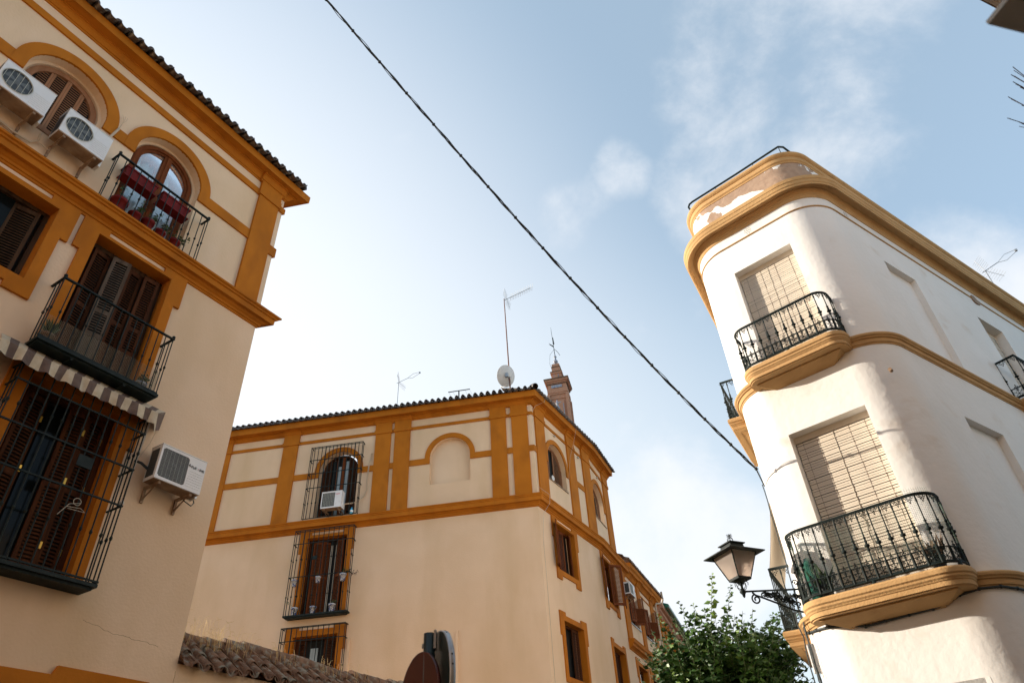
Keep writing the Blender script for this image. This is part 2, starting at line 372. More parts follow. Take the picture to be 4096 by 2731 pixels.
# ================================================================== left house
H1 = thing('corner_house', 'nearest cream and ochre house with a tiled eave, striped awning below, filling the left side', 'house', FL.P(3, -2, 0), 'cream houses with ochre trim')
archL1, archL2 = arch(1.845, .67, 12.31, 11.2), arch(3.80, .67, 12.31, 10.5)
b = MB()
holes = [archL1, archL2, rect(1.19, 2.52, 8.556, 10.0), rect(3.165, 4.492, 7.66, 10.03), rect(3.15, 4.51, 4.80, 7.25)]
b.prism(FL, rect(-7, 6.35, 0, 14.02), 0, 0, holes, rev=False)
for h, dp in zip(holes, (.26, .26, .3, .3, .3)):
    for k in range(len(h)):
        p, q = h[k], h[(k+1) % len(h)]; b.poly([FL.P(p[0], 0, p[1]), FL.P(q[0], 0, q[1]), FL.P(q[0], -dp, q[1]), FL.P(p[0], -dp, p[1])], smooth=False)
b.poly([FL.P(6.35, 0, 0), FLs.P(9, 0, 0), FLs.P(9, 0, 14.02), FL.P(6.35, 0, 14.02)])
b.poly([FL.P(-7, 0, 0), FL.P(-7, -9, 0), FL.P(-7, -9, 14.02), FL.P(-7, 0, 14.02)])
b.poly([FLs.P(9, 0, 0), FL.P(-7, -9, 0), FL.P(-7, -9, 14.02), FLs.P(9, 0, 14.02)])
obj('wall', b, 'cream', H1)
mL = mitre(FL, FLs)
def house_path(s0): return [(FL.P(s0, 0, 0), FL.o), (FL.P(6.35, 0, 0), mL), (FLs.P(8, 0, 0), FLs.o)]
strL = [(-.04, 10.19), (0.004, 10.19), (.022, 10.2), (.024, 10.235), (.045, 10.24), (.05, 10.285), (.075, 10.30), (.105, 10.34), (.17, 10.345), (.172, 10.335), (.182, 10.335), (.187, 10.445), (.215, 10.455), (.222, 10.485), (.255, 10.5), (.258, 10.535), (-.04, 10.56)]
b = MB(); b.sweep(house_path(-7), strL); obj('string_course', b, 'ochre', H1)
corL = [(-.04, 13.86), (.02, 13.865), (.024, 13.90), (.045, 13.905), (.06, 13.94), (.085, 13.99), (.11, 14.015), (.135, 14.02), (.137, 14.045), (.285, 14.05), (.287, 14.035), (.298, 14.035), (.304, 14.235), (-.04, 14.30)]
b = MB(); b.sweep(house_path(-7), corL)
res = [(d+.05 if d > 0 else d, z-.004) for d, z in corL[:9]]+[(.18, 14.046), (-.04, 14.046)]
pathp = [(FL.P(5.62, 0, 0), FL.o), (FL.P(6.27, 0, 0), FL.o)]; b.sweep(pathp, res)
obj('cornice', b, 'ochre', H1)
b = MB()
for z0, z1 in ((13.46, 13.615), (12.11, 12.36)):
    prof = [(-.01, z0), (.035, z0), (.035, z1), (-.01, z1)]
    if z0 > 13: b.sweep([(FL.P(-7, 0, 0), FL.o), (FL.P(6.35, 0, 0), mL), (FLs.P(2, 0, 0), FLs.o)], prof)
    else:
        for s0, s1 in ((-2.2, 1.845-.8), (1.845+.8, 3.8-.8), (3.8+.8, 5.69)): b.sweep(straight(FL, s0, s1), prof)
        b.sweep([(FL.P(6.2, 0, 0), FL.o), (FL.P(6.35, 0, 0), mL), (FLs.P(2, 0, 0), FLs.o)], prof)
obj('band', b, 'ochre', H1)
b = MB(); b.prism(FL, rect(5.69, 6.205, 10.5, 13.88), -.01, .06); b.prism(FL, rect(5.655, 6.235, 13.455, 13.63), -.01, .09); b.prism(FL, rect(5.67, 6.222, 13.63, 13.9), -.01, .072)
obj('pilaster', b, 'ochre', H1)
for c in (1.845, 3.80):
    b = MB(); out_ = arch(c, .88, 12.31, 12.112, 28); inn = arch(c, .67, 12.31, 12.112, 28)
    b.prism(FL, out_+inn[::-1], -.01, .042); obj('arch_surround', b, 'ochre', H1)
    b = MB()      # stepped cream mouldings inside the reveal
    for r1, r2, dd in ((.672, .62, -.16), (.672, .595, -.215)):
        o1 = arch(c, r1, 12.31, 10.5 if c > 3 else 11.2, 24); i1 = arch(c, r2, 12.31, 10.5 if c > 3 else 11.2, 24); b.prism(FL, o1+i1[::-1], -.26, dd)
    obj('reveal_moulding', b, 'cream', H1)
def surround(parent, fr, a, c, z0, z1, ear=.11, top=.17, earz=.62, foot=None, m='ochre', d=.045, slot=True, full=None, ztop=None):
    """ochre frame with dropped ears round an opening a..c, z0..z1; foot: (depth of the feet)"""
    jw = .175; ztop = ztop or z1+top
    L = [(a-jw, full if full is not None else z0-.16)]
    L += [(a-jw, z1-earz+.14), (a-jw-ear, z1-earz+.14), (a-jw-ear, ztop)]
    if slot: L += [(a+.15, ztop), (a+.15, ztop-.11), (c-.15, ztop-.11), (c-.15, ztop)]
    L += [(c+jw+ear, ztop), (c+jw+ear, z1-earz+.14), (c+jw, z1-earz+.14), (c+jw, full if full is not None else z0-.16)]
    b = MB()
    if foot:
        f_ = foot; L[0] = (a-jw, z0-f_); L[-1] = (c+jw, z0-f_); L += [(c-.2, z0-f_), (c-.2, z0-.17), (a+.2, z0-.17), (a+.2, z0-f_)]
        b.prism(fr, L, -.01, d, [rect(a, c, z0, z1)])
    elif full is not None:
        L += [(c, full), (c, z1), (a, z1), (a, full)]; b.prism(fr, L, -.01, d)
    else: b.prism(fr, L, -.01, d, [rect(a, c, z0, z1)])
    # painted reveal
    for p, q in (((a, z0), (a, z1)), ((a, z1), (c, z1)), ((c, z1), (c, z0)), ((c, z0), (a, z0))):
        e = .003; cx_, cz_ = (a+c)/2, (z0+z1)/2
        P_ = [(p[0]+(e if p[0] < cx_ else -e), p[1]+(e if p[1] < cz_ else -e)), (q[0]+(e if q[0] < cx_ else -e), q[1]+(e if q[1] < cz_ else -e))]
        b.poly([fr.P(P_[0][0], d, P_[0][1]), fr.P(P_[1][0], d, P_[1][1]), fr.P(P_[1][0], -.29, P_[1][1]), fr.P(P_[0][0], -.29, P_[0][1])])
    return obj('window_surround', b, m, parent)
surround(H1, FL, 3.165, 4.492, 7.66, 10.03, full=7.64, ztop=10.2)
surround(H1, FL, 1.19, 2.52, 8.556, 10.0, foot=.28, ztop=10.2)
surround(H1, FL, 3.15, 4.51, 4.80, 7.25, full=4.74, ztop=7.5)
b = MB(); b.prism(FL, [(-5, 0), (-5, 3.725), (4.69, 3.725), (4.735, 3.83), (5.97, 3.815), (5.97, 0)], -.01, .05); obj('door_surround', b, 'ochre', H1)
b = tile_eave((FL, -4.1, 6.52), .222, d0=.33, z0=14.255, over=.15); b2 = tile_eave((FLs, .12, 3.5), .222, d0=.26, z0=14.235, over=.03, courses=1, length=.25)
for q, f_, s_ in zip(b2.v, b2.f, b2.s): pass
k0 = len(b.v); b.v += b2.v; b.f += [tuple(i+k0 for i in q) for q in b2.f]; b.s += b2.s; b.m += b2.m
obj('roof', b, 'tile', H1)
b = MB()
q1 = [FL.P(-7, .28, 14.24), FL.P(6.65, .28, 14.24), FL.P(4.2, -2.6, 15.2), FL.P(-7, -2.6, 15.2)]; b.poly(q1)
b.poly([FL.P(6.65, .28, 14.24), FLs.P(9, .28, 14.24), FL.P(4.2, -2.6, 15.2)]); obj('roof_deck', b, 'oldtile', H1)

# --- windows of the left house
def arch_clip(c, r, zc): return lambda z: (None if z > zc+r else ((c-sqrt(max(r*r-(z-zc)**2, 0)), c+sqrt(max(r*r-(z-zc)**2, 0))) if z > zc else (c-r, c+r)))
def ringframe(fr, c, r, zc, z0, wd, d0, d1):
    b = MB(); o1 = arch(c, r, zc, z0, 24); i1 = arch(c, r-wd, zc, z0+wd, 24); b.prism(fr, o1, d0, d1, [i1]); return b
# arched shutters, closed
b = ringframe(FL, 1.845, .60, 12.31, 11.42, .10, -.25, -.19)
b.prism(FL, rect(1.845-.6, 1.845+.6, 11.2, 11.42), -.25, -.2); wd = obj('window', b, 'pinkwood', H1, 'arched window with closed pinkish louvred shutters behind two air conditioners')
cl = arch_clip(1.845, .50, 12.31)
for k in range(4):
    a, c = 1.845-.5+k*.25, 1.845-.5+(k+1)*.25; bb = MB()
    def top(s): return 12.31+sqrt(max(.5**2-(s-1.845)**2, 0))
    for x0, x1 in ((a, a+.04), (c-.04, c)):
        xm = min(abs(x0-1.845), abs(x1-1.845)); z1 = 12.31+sqrt(max(.25-max(abs(x0-1.845), abs(x1-1.845))**2, .0)); bb.box(FL, x0+.002, x1-.002, -.24, -.2, 11.50, z1)
    so_ = obj('shutter', bb, 'pinkwood', wd)
    lp = leafpanel(FL, a, c, 11.5, 12.82, wd, 'pinkwood', d=-.24, clip=cl, pitch=.055, name='louvre')
b = MB(); b.prism(FL, arch(1.845, .6, 12.31, 11.42), -.262, -.258, rev=False); obj('dark_backing', b, 'darkin', wd)
# arched french window with curtain
b = ringframe(FL, 3.80, .60, 12.31, 10.56, .075, -.25, -.17)
inner = ringframe(FL, 3.80, .525, 12.31, 10.6, .05, -.25, -.2); k0 = len(b.v); b.v += inner.v; b.f += [tuple(i+k0 for i in q) for q in inner.f]; b.s += inner.s; b.m += inner.m
b.box(FL, 3.80-.075, 3.80+.075, -.24, -.185, 10.6, 12.80); b.box(FL, 3.80-.02, 3.80+.02, -.184, -.165, 10.6, 12.80)
wd = obj('window', b, 'redwood', H1, 'arched french window with white curtains and brown frame')
b = MB(); b.prism(FL, arch(3.80, .54, 12.31, 10.58), -.232, -.23, rev=False); obj('pane', b, 'glass', wd)
b = MB(); n_ = 60
for k in range(n_):
    s0, s1 = 3.27+k*1.06/n_, 3.27+(k+1)*1.06/n_; f_ = lambda s: -.30+.018*sin(s*42)+.012*sin(s*17+1); tz = lambda s: 12.31+sqrt(max(.53**2-(s-3.8)**2, 0))
    if 3.74 < (s0+s1)/2 < 3.86: continue
    tilt = .12*max(0, 1-abs(s0-3.8)/.5)
    b.poly([FL.P(s0, f_(s0), 10.6), FL.P(s1, f_(s1), 10.6), FL.P(s1, f_(s1), tz(s1)-.02), FL.P(s0, f_(s0), tz(s0)-.02)], smooth=True)
obj('curtain', b, 'curtain', wd)
b = MB(); b.prism(FL, arch(3.80, .66, 12.31, 10.5), -.40, -.39, rev=False); obj('dark_backing', b, 'darkin', wd)
# shuttered window (partly out of frame) and the two tall ones
def boxwindow(parent, fr, a, c, z0, z1, m, d=-.29, label=None, fw_=.07):
    b = MB(); b.prism(fr, rect(a, c, z0, z1), d, d+.09, [rect(a+fw_, c-fw_, z0+fw_, z1-fw_)]); w_ = obj('window', b, m, parent, label)
    b = MB(); b.prism(fr, rect(a, c, z0, z1), d-.05, d-.04, rev=False); obj('dark_backing', b, 'darkin', w_); return w_
wd = boxwindow(H1, FL, 1.19, 2.52, 8.556, 10.0, 'oldwood', label='rectangular window with weathered louvred shutter, cut by the left edge')
f1 = FL.sub(2.40, -.2, -14); leafpanel(f1, -.36, 0, 8.63, 9.9, wd, 'oldwood')
f1 = FL.sub(1.32, -.2, 14); leafpanel(f1, 0, .36, 8.63, 9.9, wd, 'oldwood')
b = MB(); b.box(FL, 1.7, 2.05, -.26, -.25, 8.6, 9.93); obj('pane', b, 'pane', wd)
wd = boxwindow(H1, FL, 3.165, 4.492, 7.66, 10.03, 'oldwood', label='tall balcony door with four weathered louvred shutters', fw_=.09)
for (s, an, w_, m_, sgn) in ((3.27, 10, .30, 'wood', 1), (3.57, -12, .29, 'greywood', 1), (3.875, 8, .26, 'wood', 1), (4.14, -6, .26, 'wood', 1)):
    f1 = FL.sub(s, -.20+(.04 if an < 0 else 0), an); leafpanel(f1, 0, w_, 7.70, 9.93, wd, m_, solid=.62)
wd = boxwindow(H1, FL, 3.15, 4.51, 4.80, 7.25, 'wood', label='tall window behind the grille with brown louvred shutters ajar', fw_=.08)
for (s, an, w_, m_) in ((3.24, 12, .33, 'wood'), (3.86, -6, .27, 'wood'), (4.13, 8, .29, 'wood')):
    f1 = FL.sub(s, -.22, an); lf = leafpanel(f1, 0, w_, 4.88, 7.15, wd, m_)
    for zz in (5.15, 6.05, 6.8): b = MB(); b.box(f1, w_-.022, w_+.006, .034, .05, zz, zz+.09); obj('hinge', b, 'brass', wd)
b = MB(); b.box(FL, 3.6, 3.84, -.27, -.26, 4.88, 7.1); obj('pane', b, 'pane', wd)

# --- balconies and grille of the left house
def knobbed_rail(fr, a, c, d, z0, z1, n, parent, name='railing', knobf=.52, side=2, base=True, rt_=.009):
    b = MB()
    for k in range(n+1):
        s = a+(c-a)*k/n; cyl_bar(b, fr, s, d, z0, z1, rt_, (z0+(z1-z0)*knobf,))
    for s in (a, c):
        for j in range(1, side): cyl_bar(b, fr, s, d*j/side+.02, z0, z1, rt_, (z0+(z1-z0)*knobf,))
    b.box(fr, a-.02, c+.02, d-.02, d+.02, z1, z1+.022)
    for s in (a, c): b.box(fr, s-.018, s+.018, 0, d-.02, z1-.001, z1+.020)
    if base:
        b.box(fr, a-.012, c+.012, d-.012, d+.012, z0, z0+.02)
    r_ = obj(name, b, 'iron', parent)
    for s in (a, c): b = MB(); b.ball(fr.P(s, d, z1+.05), .028, 8); obj('knob', b, 'iron', r_)
    return r_
b = MB(); b.box(FL, 2.90, 4.74, 0, .34, 7.60, 7.645); b.box(FL, 2.93, 4.71, 0, .30, 7.575, 7.60); b.box(FL, 3.4, 3.44, 0, .3, 7.54, 7.58); b.box(FL, 4.2, 4.24, 0, .3, 7.54, 7.58)
bal = obj('balcony', b, 'iron', H1, 'iron balcony of the tall shuttered door'); knobbed_rail(FL, 2.90, 4.70, .33, 7.645, 8.69, 14, bal, knobf=.47, side=3)
b = MB()
def netting(b, pts, z0, z1, step, r):
    """pts: list of plan points; thin square net between z0 and z1(i)"""
    for k in range(len(pts)-1): pass
    zz = z0
    while zz <= z1: b.tube([p+V((0, 0, zz)) for p in pts], r, 3, cap=False); zz += step
    Lh = sum((pts[i+1]-pts[i]).length for i in range(len(pts)-1)); nn = int(Lh/step)
    for k in range(nn+1):
        t = k*step; i = 0
        while i < len(pts)-2 and t > (pts[i+1]-pts[i]).length: t -= (pts[i+1]-pts[i]).length; i += 1
        p = pts[i]+(pts[i+1]-pts[i]).normalized()*t; b.tube([p+V((0, 0, z0)), p+V((0, 0, z1))], r, 3, cap=False)
netting(b, [FL.P(2.93, .1, 0), FL.P(2.93, .30, 0), FL.P(4.67, .30, 0), FL.P(4.67, .05, 0)], 7.66, 8.05, .022, .0014); obj('netting', b, 'netb', bal)
knobbed = knobbed_rail(FL, 2.88, 4.70, .215, 10.55, 11.63, 13, H1, name='balcony_railing', knobf=.42, side=2, base=False)
b = MB()
b.box(FL, 2.88, 4.74, 0, .34, 4.70, 4.745); b.box(FL, 2.91, 4.70, .02, .30, 4.665, 4.70)
gr = obj('window_grille', b, 'iron', H1, 'large iron cage grille below the striped awning')
b = MB(); n_ = 13
for k in range(n_+1):
    s = 2.90+(4.72-2.90)*k/n_; cyl_bar(b, FL, s, .33, 4.74, 7.2, .0105, (5.35, 6.62))
for s in (2.90, 4.72):
    for d in (.12, .23): cyl_bar(b, FL, s, d, 4.74, 7.2, .0105, (5.35, 6.62))
obj('bars', b, 'iron', gr)
b = MB()
for z in (4.76, 5.80, 6.35, 6.93, 7.2):
    b.box(FL, 2.88, 4.74, .318, .342, z, z+.022)
    for s in (2.90, 4.72): b.box(FL, s-.012, s+.012, 0, .318, z+.001, z+.021)
obj('crossbars', b, 'iron', gr)
b = MB(); b.box(FL, 3.95, 4.16, .345, .36, 6.12, 6.28); obj('lock_plate', b, 'iron', gr)
b = MB()
pts = [FL.P(4.14+.05*cos(t), .345, 5.66+.06*sin(t)*.8) for t in [x*.5 for x in range(26)]]+[FL.P(4.05, .35, 5.6), FL.P(3.95, .36, 5.42)]
b.tube(pts, .0035, 4); b.tube([FL.P(4.03, .35, 5.56), FL.P(4.2, .37, 5.58), FL.P(4.27, .36, 5.55), FL.P(4.05, .35, 5.54)], .0035, 4)
single('cord', b, 'cord', 'coil of pale cord tied to the cage grille under the awning', 'cord')
b = MB(); b.tube([FL.P(4.76, .28, 6.95), FL.P(4.74, .28, 5.9)], .013, 6); b.ball(FL.P(4.74, .28, 5.88), .03)
single('awning_crank', b, 'tin', 'white rolled pole hanging beside the right side of the cage grille', 'pole')
b = MB(); b.tube([FL.P(2.75, .45, 7.1), FL.P(2.45, .25, 6.2)], .011, 6)

# --- awning
aw = thing('awning', 'brown and cream striped canvas awning under the iron balcony', 'awning', FL.P(3.8, 0, 7.4))
b = MB(); ns = 21; nu = 6
def awp(u_, t):
    """u_ along 0..1, t 0..1 slope, 1..2 valance"""
    a = 2.60+(5.10-2.60)*u_; c = 2.50+(4.76-2.50)*u_
    if t <= 1:
        s = a+(c-a)*t; d = .03+.43*t+.012*sin(u_*60)*t*(1-t); z = 7.62-.34*t-.03*sin(pi*t)
    else:
        t2 = t-1; s = c+.02*sin(u_*30)*t2; d = .46+.02*sin(u_*44+1)*t2+.01*sin(u_*97)*t2; z = 7.28-(.185+.022*abs(sin(u_*pi*7.5)))*t2
    return FL.P(s, d, z)
for i in range(ns):
    for j in range(nu):
        ua, ub = (i+j/nu)/ns, (i+(j+1)/nu)/ns
        for t0, t1 in ((0, .5), (.5, 1), (1, 1.5), (1.5, 2)):
            b.poly([awp(ua, t0), awp(ub, t0), awp(ub, t1), awp(ua, t1)], smooth=False, mi=i % 2)
b.poly([awp(1, 0), awp(1, 1), FL.P(4.97, .12, 7.2), FL.P(5.08, .03, 7.28)], mi=1); b.poly([awp(1, 1), awp(1, 2), FL.P(4.97, .12, 7.14), FL.P(4.97, .12, 7.2)], mi=0)
b.poly([awp(0, 0), awp(0, 1), FL.P(2.6, .03, 7.3)], mi=0); b.poly([awp(0, 1), awp(0, 2), FL.P(2.58, .05, 7.1), FL.P(2.6, .03, 7.3)], mi=1)
obj('canvas', b, ['stripe_l', 'stripe_d'], aw)
b = MB(); b.tube([FL.P(2.56, .44, 7.25), FL.P(2.66, .02, 7.0)], .012, 6); b.tube([FL.P(4.7, .42, 7.2), FL.P(4.9, .02, 6.95)], .012, 6); b.tube([FL.P(2.5, .445, 7.27), FL.P(4.72, .445, 7.27)], .012, 6)
b.tube([FL.P(2.66, .12, 7.15), FL.P(2.50, .30, 6.3)], .014, 6); obj('arm', b, 'tin', aw)
b = MB(); b.tube([FL.P(5.0, .1, 7.18), FL.P(4.99, .06, 7.0), FL.P(4.93, .03, 6.8), FL.P(4.88, .02, 6.62)], .003, 4)
single('cord', b, 'cream_cable', 'thin wire hanging from the torn corner of the awning', 'wire')

# --- air conditioners
def ac_unit(fr, s0, s1, z0, z1, d0, d1, style, label, group, brand=None):
    t = thing('air_conditioner', label, 'air conditioner', fr.P((s0+s1)/2, d0, z0), group)
    b = MB(); b.box(fr, s0, s1, d0, d1-.012, z0, z1); wdt = s1-s0
    fs = s0+wdt*.04; fe = s0+wdt*(.62 if style != 'vent' else .66); fc, fz = (fs+fe)/2, (z0+z1)/2; rr = min(fe-fs, z1-z0)*.50
    if style == 'round':
        hole = [(fc+rr*cos(2*pi*k/28), fz+rr*.97*sin(2*pi*k/28)) for k in range(28)]
    elif style == 'square':
        q = .03; hole = [(fs+q, z0+.045), (fs, z0+.07), (fs, z1-.07), (fs+q, z1-.045), (fe-q, z1-.045), (fe, z1-.07), (fe, z0+.07), (fe-q, z0+.045)]
    else: hole = rect(fs, fe, z0+.05, z1-.04)
    b.prism(fr, rect(s0, s1, z0+.001, z1-.001), d1-.012, d1, [hole])
    for k in range(7):
        zz = z0+.06+k*(z1-z0-.26)/7 if brand != 'r' else 0
        b.box(fr, fe+.02, s1-.02, d1, d1+.0035, zz, zz+.006)
    if style == 'round': b.box(fr, fe+.012, fe+.016, d1, d1+.004, z0+.01, z1-.01)
    b.box(fr, s0-.006, s1+.006, d0-.004, d1+.006, z1, z1+.012)
    obj('casing', b, 'ac', t)
    b = MB(); b.prism(fr, [(x, y) for x, y in hole], d1-.0118, d1-.011, rev=False); b.box(fr, s0-.004, s0, d0+.03, d1-.05, z0+.05, z1-.05); obj('intake', b, 'acdark', t)
    b = MB()
    if style == 'round':
        for k in range(6):
            x = fc-rr*.86+k*rr*1.72/5; h = sqrt(max(rr*rr-(x-fc)**2, 0)); b.tube([fr.P(x, d1+.008, fz-h), fr.P(x, d1+.008, fz+h)], .0035, 4)
        b.tube([fr.P(fc+rr*cos(2*pi*k/28), d1+.006, fz+rr*.97*sin(2*pi*k/28)) for k in range(29)], .006, 4)
    elif style == 'square':
        for k in range(1, 26): zz = z0+.05+k*(z1-z0-.1)/26; b.box(fr, fs+.004, fe-.004, d1-.008, d1-.004, zz, zz+.0028)
        for k in range(1, 7): x = fs+k*(fe-fs)/7; b.box(fr, x, x+.003, d1-.004, d1-.001, z0+.05, z1-.05)
    else:
        for k in range(1, 8): x = fs+k*(fe-fs)/8; b.box(fr, x, x+.006, d1-.006, d1-.002, z0+.055, z1-.045)
        for k in range(1, 20): zz = z0+.055+k*(z1-z0-.1)/20; b.box(fr, fs, fe, d1-.010, d1-.007, zz, zz+.004)
    obj('fan_guard', b, 'grid' if style != 'square' else 'grey', t)
    b = MB()
    for k in range(5 if style != 'vent' else 1):
        g0 = 2*pi*k/5; q = [V((0, 0)), V((rr*.8*cos(g0), rr*.8*sin(g0))), V((rr*.85*cos(g0+.7), rr*.85*sin(g0+.7)))]
        b.poly([fr.P(fc+p.x, d1-.0105+(.0 if i else .001), fz+p.y) for i, p in enumerate(q)])
    b.lathe(fr.P(fc, d1-.0108, fz), [(0, .05), (.003, .045), (.004, .0)], 12, ax=fr.o, cap=False); obj('fan', b, 'fanblade' if style == 'round' else 'acdark', t)
    b = MB(); b.box(fr, s0+.01, s1-.01, d0+.01, d1-.02, z0-.006, z0-.001); obj('underside', b, 'acunder', t)
    for s in (s0+wdt*.16, s1-wdt*.16):
        b = MB(); b.box(fr, s-.02, s+.02, 0, d1-.03, z0-.05, z0-.008); b.box(fr, s-.019, s+.019, .002, .035, z0-.26, z0-.05)
        b.poly([fr.P(s-.004, .03, z0-.24), fr.P(s-.004, d1-.08, z0-.05), fr.P(s-.004, d1-.14, z0-.05), fr.P(s-.004, .03, z0-.18)]); obj('bracket', b, 'acunder', t)
    b = MB(); b.box(fr, s1, s1+.035, d0+.02, d0+.16, z0-.02, z0+.2); obj('valve_cover', b, 'ac', t)
    return t
G = 'outdoor units of air conditioners on the facades'
t = ac_unit(FL, .92, 1.66, 11.05, 11.60, .12, .44, 'round', 'white air conditioner with round fan in front of arched shutters, cut by the left edge', G)
t = ac_unit(FL, 1.905, 2.64, 11.04, 11.585, .12, .42, 'round', 'white air conditioner with round fan between the arched shutters and the curtained balcony', G)
t = ac_unit(FL, 5.02, 5.80, 6.355, 6.90, .12, .385, 'square', 'white air conditioner lettered PUF INS on the blank wall by the cage grille', G)
wall_text(t, 'lettering', 'PUF', .058, FL.P(5.545, .392, 6.715), FL.u, FL.o, 'black'); wall_text(t, 'lettering', 'INS', .058, FL.P(5.694, .392, 6.715), FL.u, FL.o, 'black'); wall_text(t, 'lettering', 'F', .024, FL.P(5.667, .392, 6.725), FL.u, FL.o, 'redprint', .3)
b = MB(); b.prism(FL, [(5.505, 6.74), (5.515, 6.765), (5.53, 6.77), (5.525, 6.755), (5.535, 6.735), (5.528, 6.72), (5.52, 6.735)], .386, .392); obj('emblem', b, 'black', t)
b = MB(); b.tube([FL.P(5.02, .16, 6.55), FL.P(4.92, .12, 6.62), FL.P(4.86, .04, 6.66)], .02, 6); b.tube([FL.P(5.82, .2, 6.38), FL.P(5.86, .2, 6.3), FL.P(5.8, .24, 6.22), FL.P(5.66, .22, 6.27)], .009, 5); obj('hose', b, 'cablem', t)
b = MB(); pts = [FL.P(1.2, .03, 10.86), FL.P(1.5, .05, 10.8), FL.P(1.75, .05, 10.82), FL.P(1.83, .05, 10.95), FL.P(1.80, .12, 11.05)]; b.tube(pts, .018, 6); b.tube([FL.P(1.84, .04, 10.93), FL.P(2.0, .03, 10.92), FL.P(2.1, .04, 10.96)], .006, 5)
b.tube([FL.P(.7, .03, 10.92), FL.P(1.1, .03, 10.88), FL.P(1.3, .03, 10.84)], .012, 5)
single('pipework', b, 'cream_cable', 'painted refrigerant pipes on the wall below the leftmost air conditioners', 'pipe')
b = MB(); b.tube([FL.P(2.66, .05, 11.95), FL.P(2.70, .05, 12.12), FL.P(2.74, .06, 12.32)], .022, 6)
for e in (-.03, 0, .03): b.tube([FL.P(2.74, .06, 12.32), FL.P(2.755, .06, 12.5), FL.P(2.76+e, .06, 12.62+.02*(e == 0)), FL.P(2.745+e*1.6, .05, 12.7)], .004, 4)
single('cable_bundle', b, 'cream_cable', 'frayed cable ends above the band between the two left arches', 'cable')
# cracks in the plaster (thin dark seams standing in the plaster)
b = MB(); random.seed(3); s, z = 4.87, 4.40; pts = [FL.P(s, .0005, z)]
while s < 5.98: s += .045; z += random.uniform(-.022, .012); pts.append(FL.P(s, .0005, z))
b.tube(pts, .0022, 3); s, z = 6.349, 4.02; pts = []
while z > 2.5: pts.append(FL.P(s+random.uniform(-.006, .006), .001, z)); z -= .06
b.tube(pts, .003, 3); obj('crack', b, 'acunder', H1)

# --- plants and pots on the curtained balcony
def pot(fr, s, d, z, r, h, label, group, m='redpot', plant='bushy', n=60, seed=0, lean=(0, 0, 0), leafm='leaf'):
    rd = random.Random(seed); t = thing('flower_pot', label, 'flower pot', fr.P(s, d, z), group)
    b = MB(); b.lathe(fr.P(s, d, z), [(0, r*.68), (h*.78, r*.92), (h*.78, r*1.04), (h, r*1.08), (h, r*.98), (h*.92, r*.95), (h*.9, 0.001)], 18, cap=False); b.lathe(fr.P(s, d, z), [(0, .001), (.001, r*.68)], 18, cap=False)
    obj('pot', b, m, t)
    c = fr.P(s, d, z+h)
    if plant:
        b = MB(); L = V(lean)
        for _ in range(n//8):
            tip = c+V((rd.gauss(0, .06), rd.gauss(0, .06), rd.uniform(.06, .2)))+L*rd.uniform(.3, 1)
            mid = c+(tip-c)*.5+V((0, 0, .03)); b.tube([c, mid, tip], .003, 4, mi=1)
            for q in range(8): leaf(b, c+(tip-c)*rd.uniform(.35, 1.05)+V((rd.gauss(0, .02), rd.gauss(0, .02), rd.gauss(0, .02))), V((rd.uniform(-1, 1), rd.uniform(-1, 1), rd.uniform(-.2, 1))), rd.uniform(.03, .055), 0, rd, .8)
        obj('plant', b, [leafm, 'twig'], t)
    return t
G = 'red pots standing on the ledge of the curtained balcony'
labs = ['big red pot with thin fleshy stems at the left end of the curtained balcony', 'short red pot, second from the left on the curtained balcony', 'tall red pot in the middle of the five on the curtained balcony', 'red pot with trailing dark leaves, fourth from the left on the curtained balcony', 'red pot with leafy geranium nearest the right end of the curtained balcony']
for k, (s, r, h, n, ln) in enumerate(((3.22, .135, .26, 26, (.02, 0, .1)), (3.52, .105, .20, 64, (.02, 0, .02)), (3.76, .105, .24, 72, (.06, .04, .02)), (4.0, .10, .19, 90, (.12, .1, -.02)), (4.29, .10, .20, 96, (.12, .08, -.05)))):
    pot(FL, s, .09, 10.57, r, h, labs[k], G, n=n, seed=k+1, lean=ln)
G = 'red planter boxes hung on the railing of the curtained balcony'
for k, (a, c, lab) in enumerate(((3.07, 3.66, 'long red planter box hung on the left half of the balcony rail'), (3.78, 4.33, 'long red planter box hung on the right half of the balcony rail'))):
    t = thing('planter_box', lab, 'planter', FL.P((a+c)/2, .1, 11.36), G); b = MB()
    lo = [FL.P(a+.03, .04, 11.36), FL.P(c-.03, .04, 11.36), FL.P(c-.03, .16, 11.36), FL.P(a+.03, .16, 11.36)]; hi = [FL.P(a, .01, 11.56), FL.P(c, .01, 11.56), FL.P(c, .19, 11.56), FL.P(a, .19, 11.56)]
    b.poly(lo)
    for i in range(4): j = (i+1) % 4; b.poly([lo[i], lo[j], hi[j], hi[i]])
    b.box(FL, a-.012, c+.012, .19, .20, 11.54, 11.575); b.box(FL, a-.012, c+.012, 0, .01, 11.54, 11.575); b.box(FL, a-.012, a, .01, .19, 11.54, 11.575); b.box(FL, c, c+.012, .01, .19, 11.54, 11.575); b.poly([p-V((0, 0, .02)) for p in hi])
    obj('box', b, 'redpot', t); b = MB(); b.box(FL, a-.02, c+.02, .0, .2, 11.33, 11.35)
    for s in (a+.08, c-.08): b.tube([FL.P(s, .2, 11.35), FL.P(s, .205, 11.6), FL.P(s, .22, 11.65)], .004, 4)
    obj('tray', b, 'redpot', t); b = MB(); rd = random.Random(k+40)
    for _ in range(14): leaf(b, FL.P(rd.uniform(a+.05, c-.05), rd.uniform(.06, .15), 11.56), V((rd.uniform(-.5, .5), rd.uniform(-.5, .5), 1)), rd.uniform(.03, .05), 0, rd, .8)
    obj('plant', b, 'leaf', t)
G = 'plants behind the netting of the iron balcony'
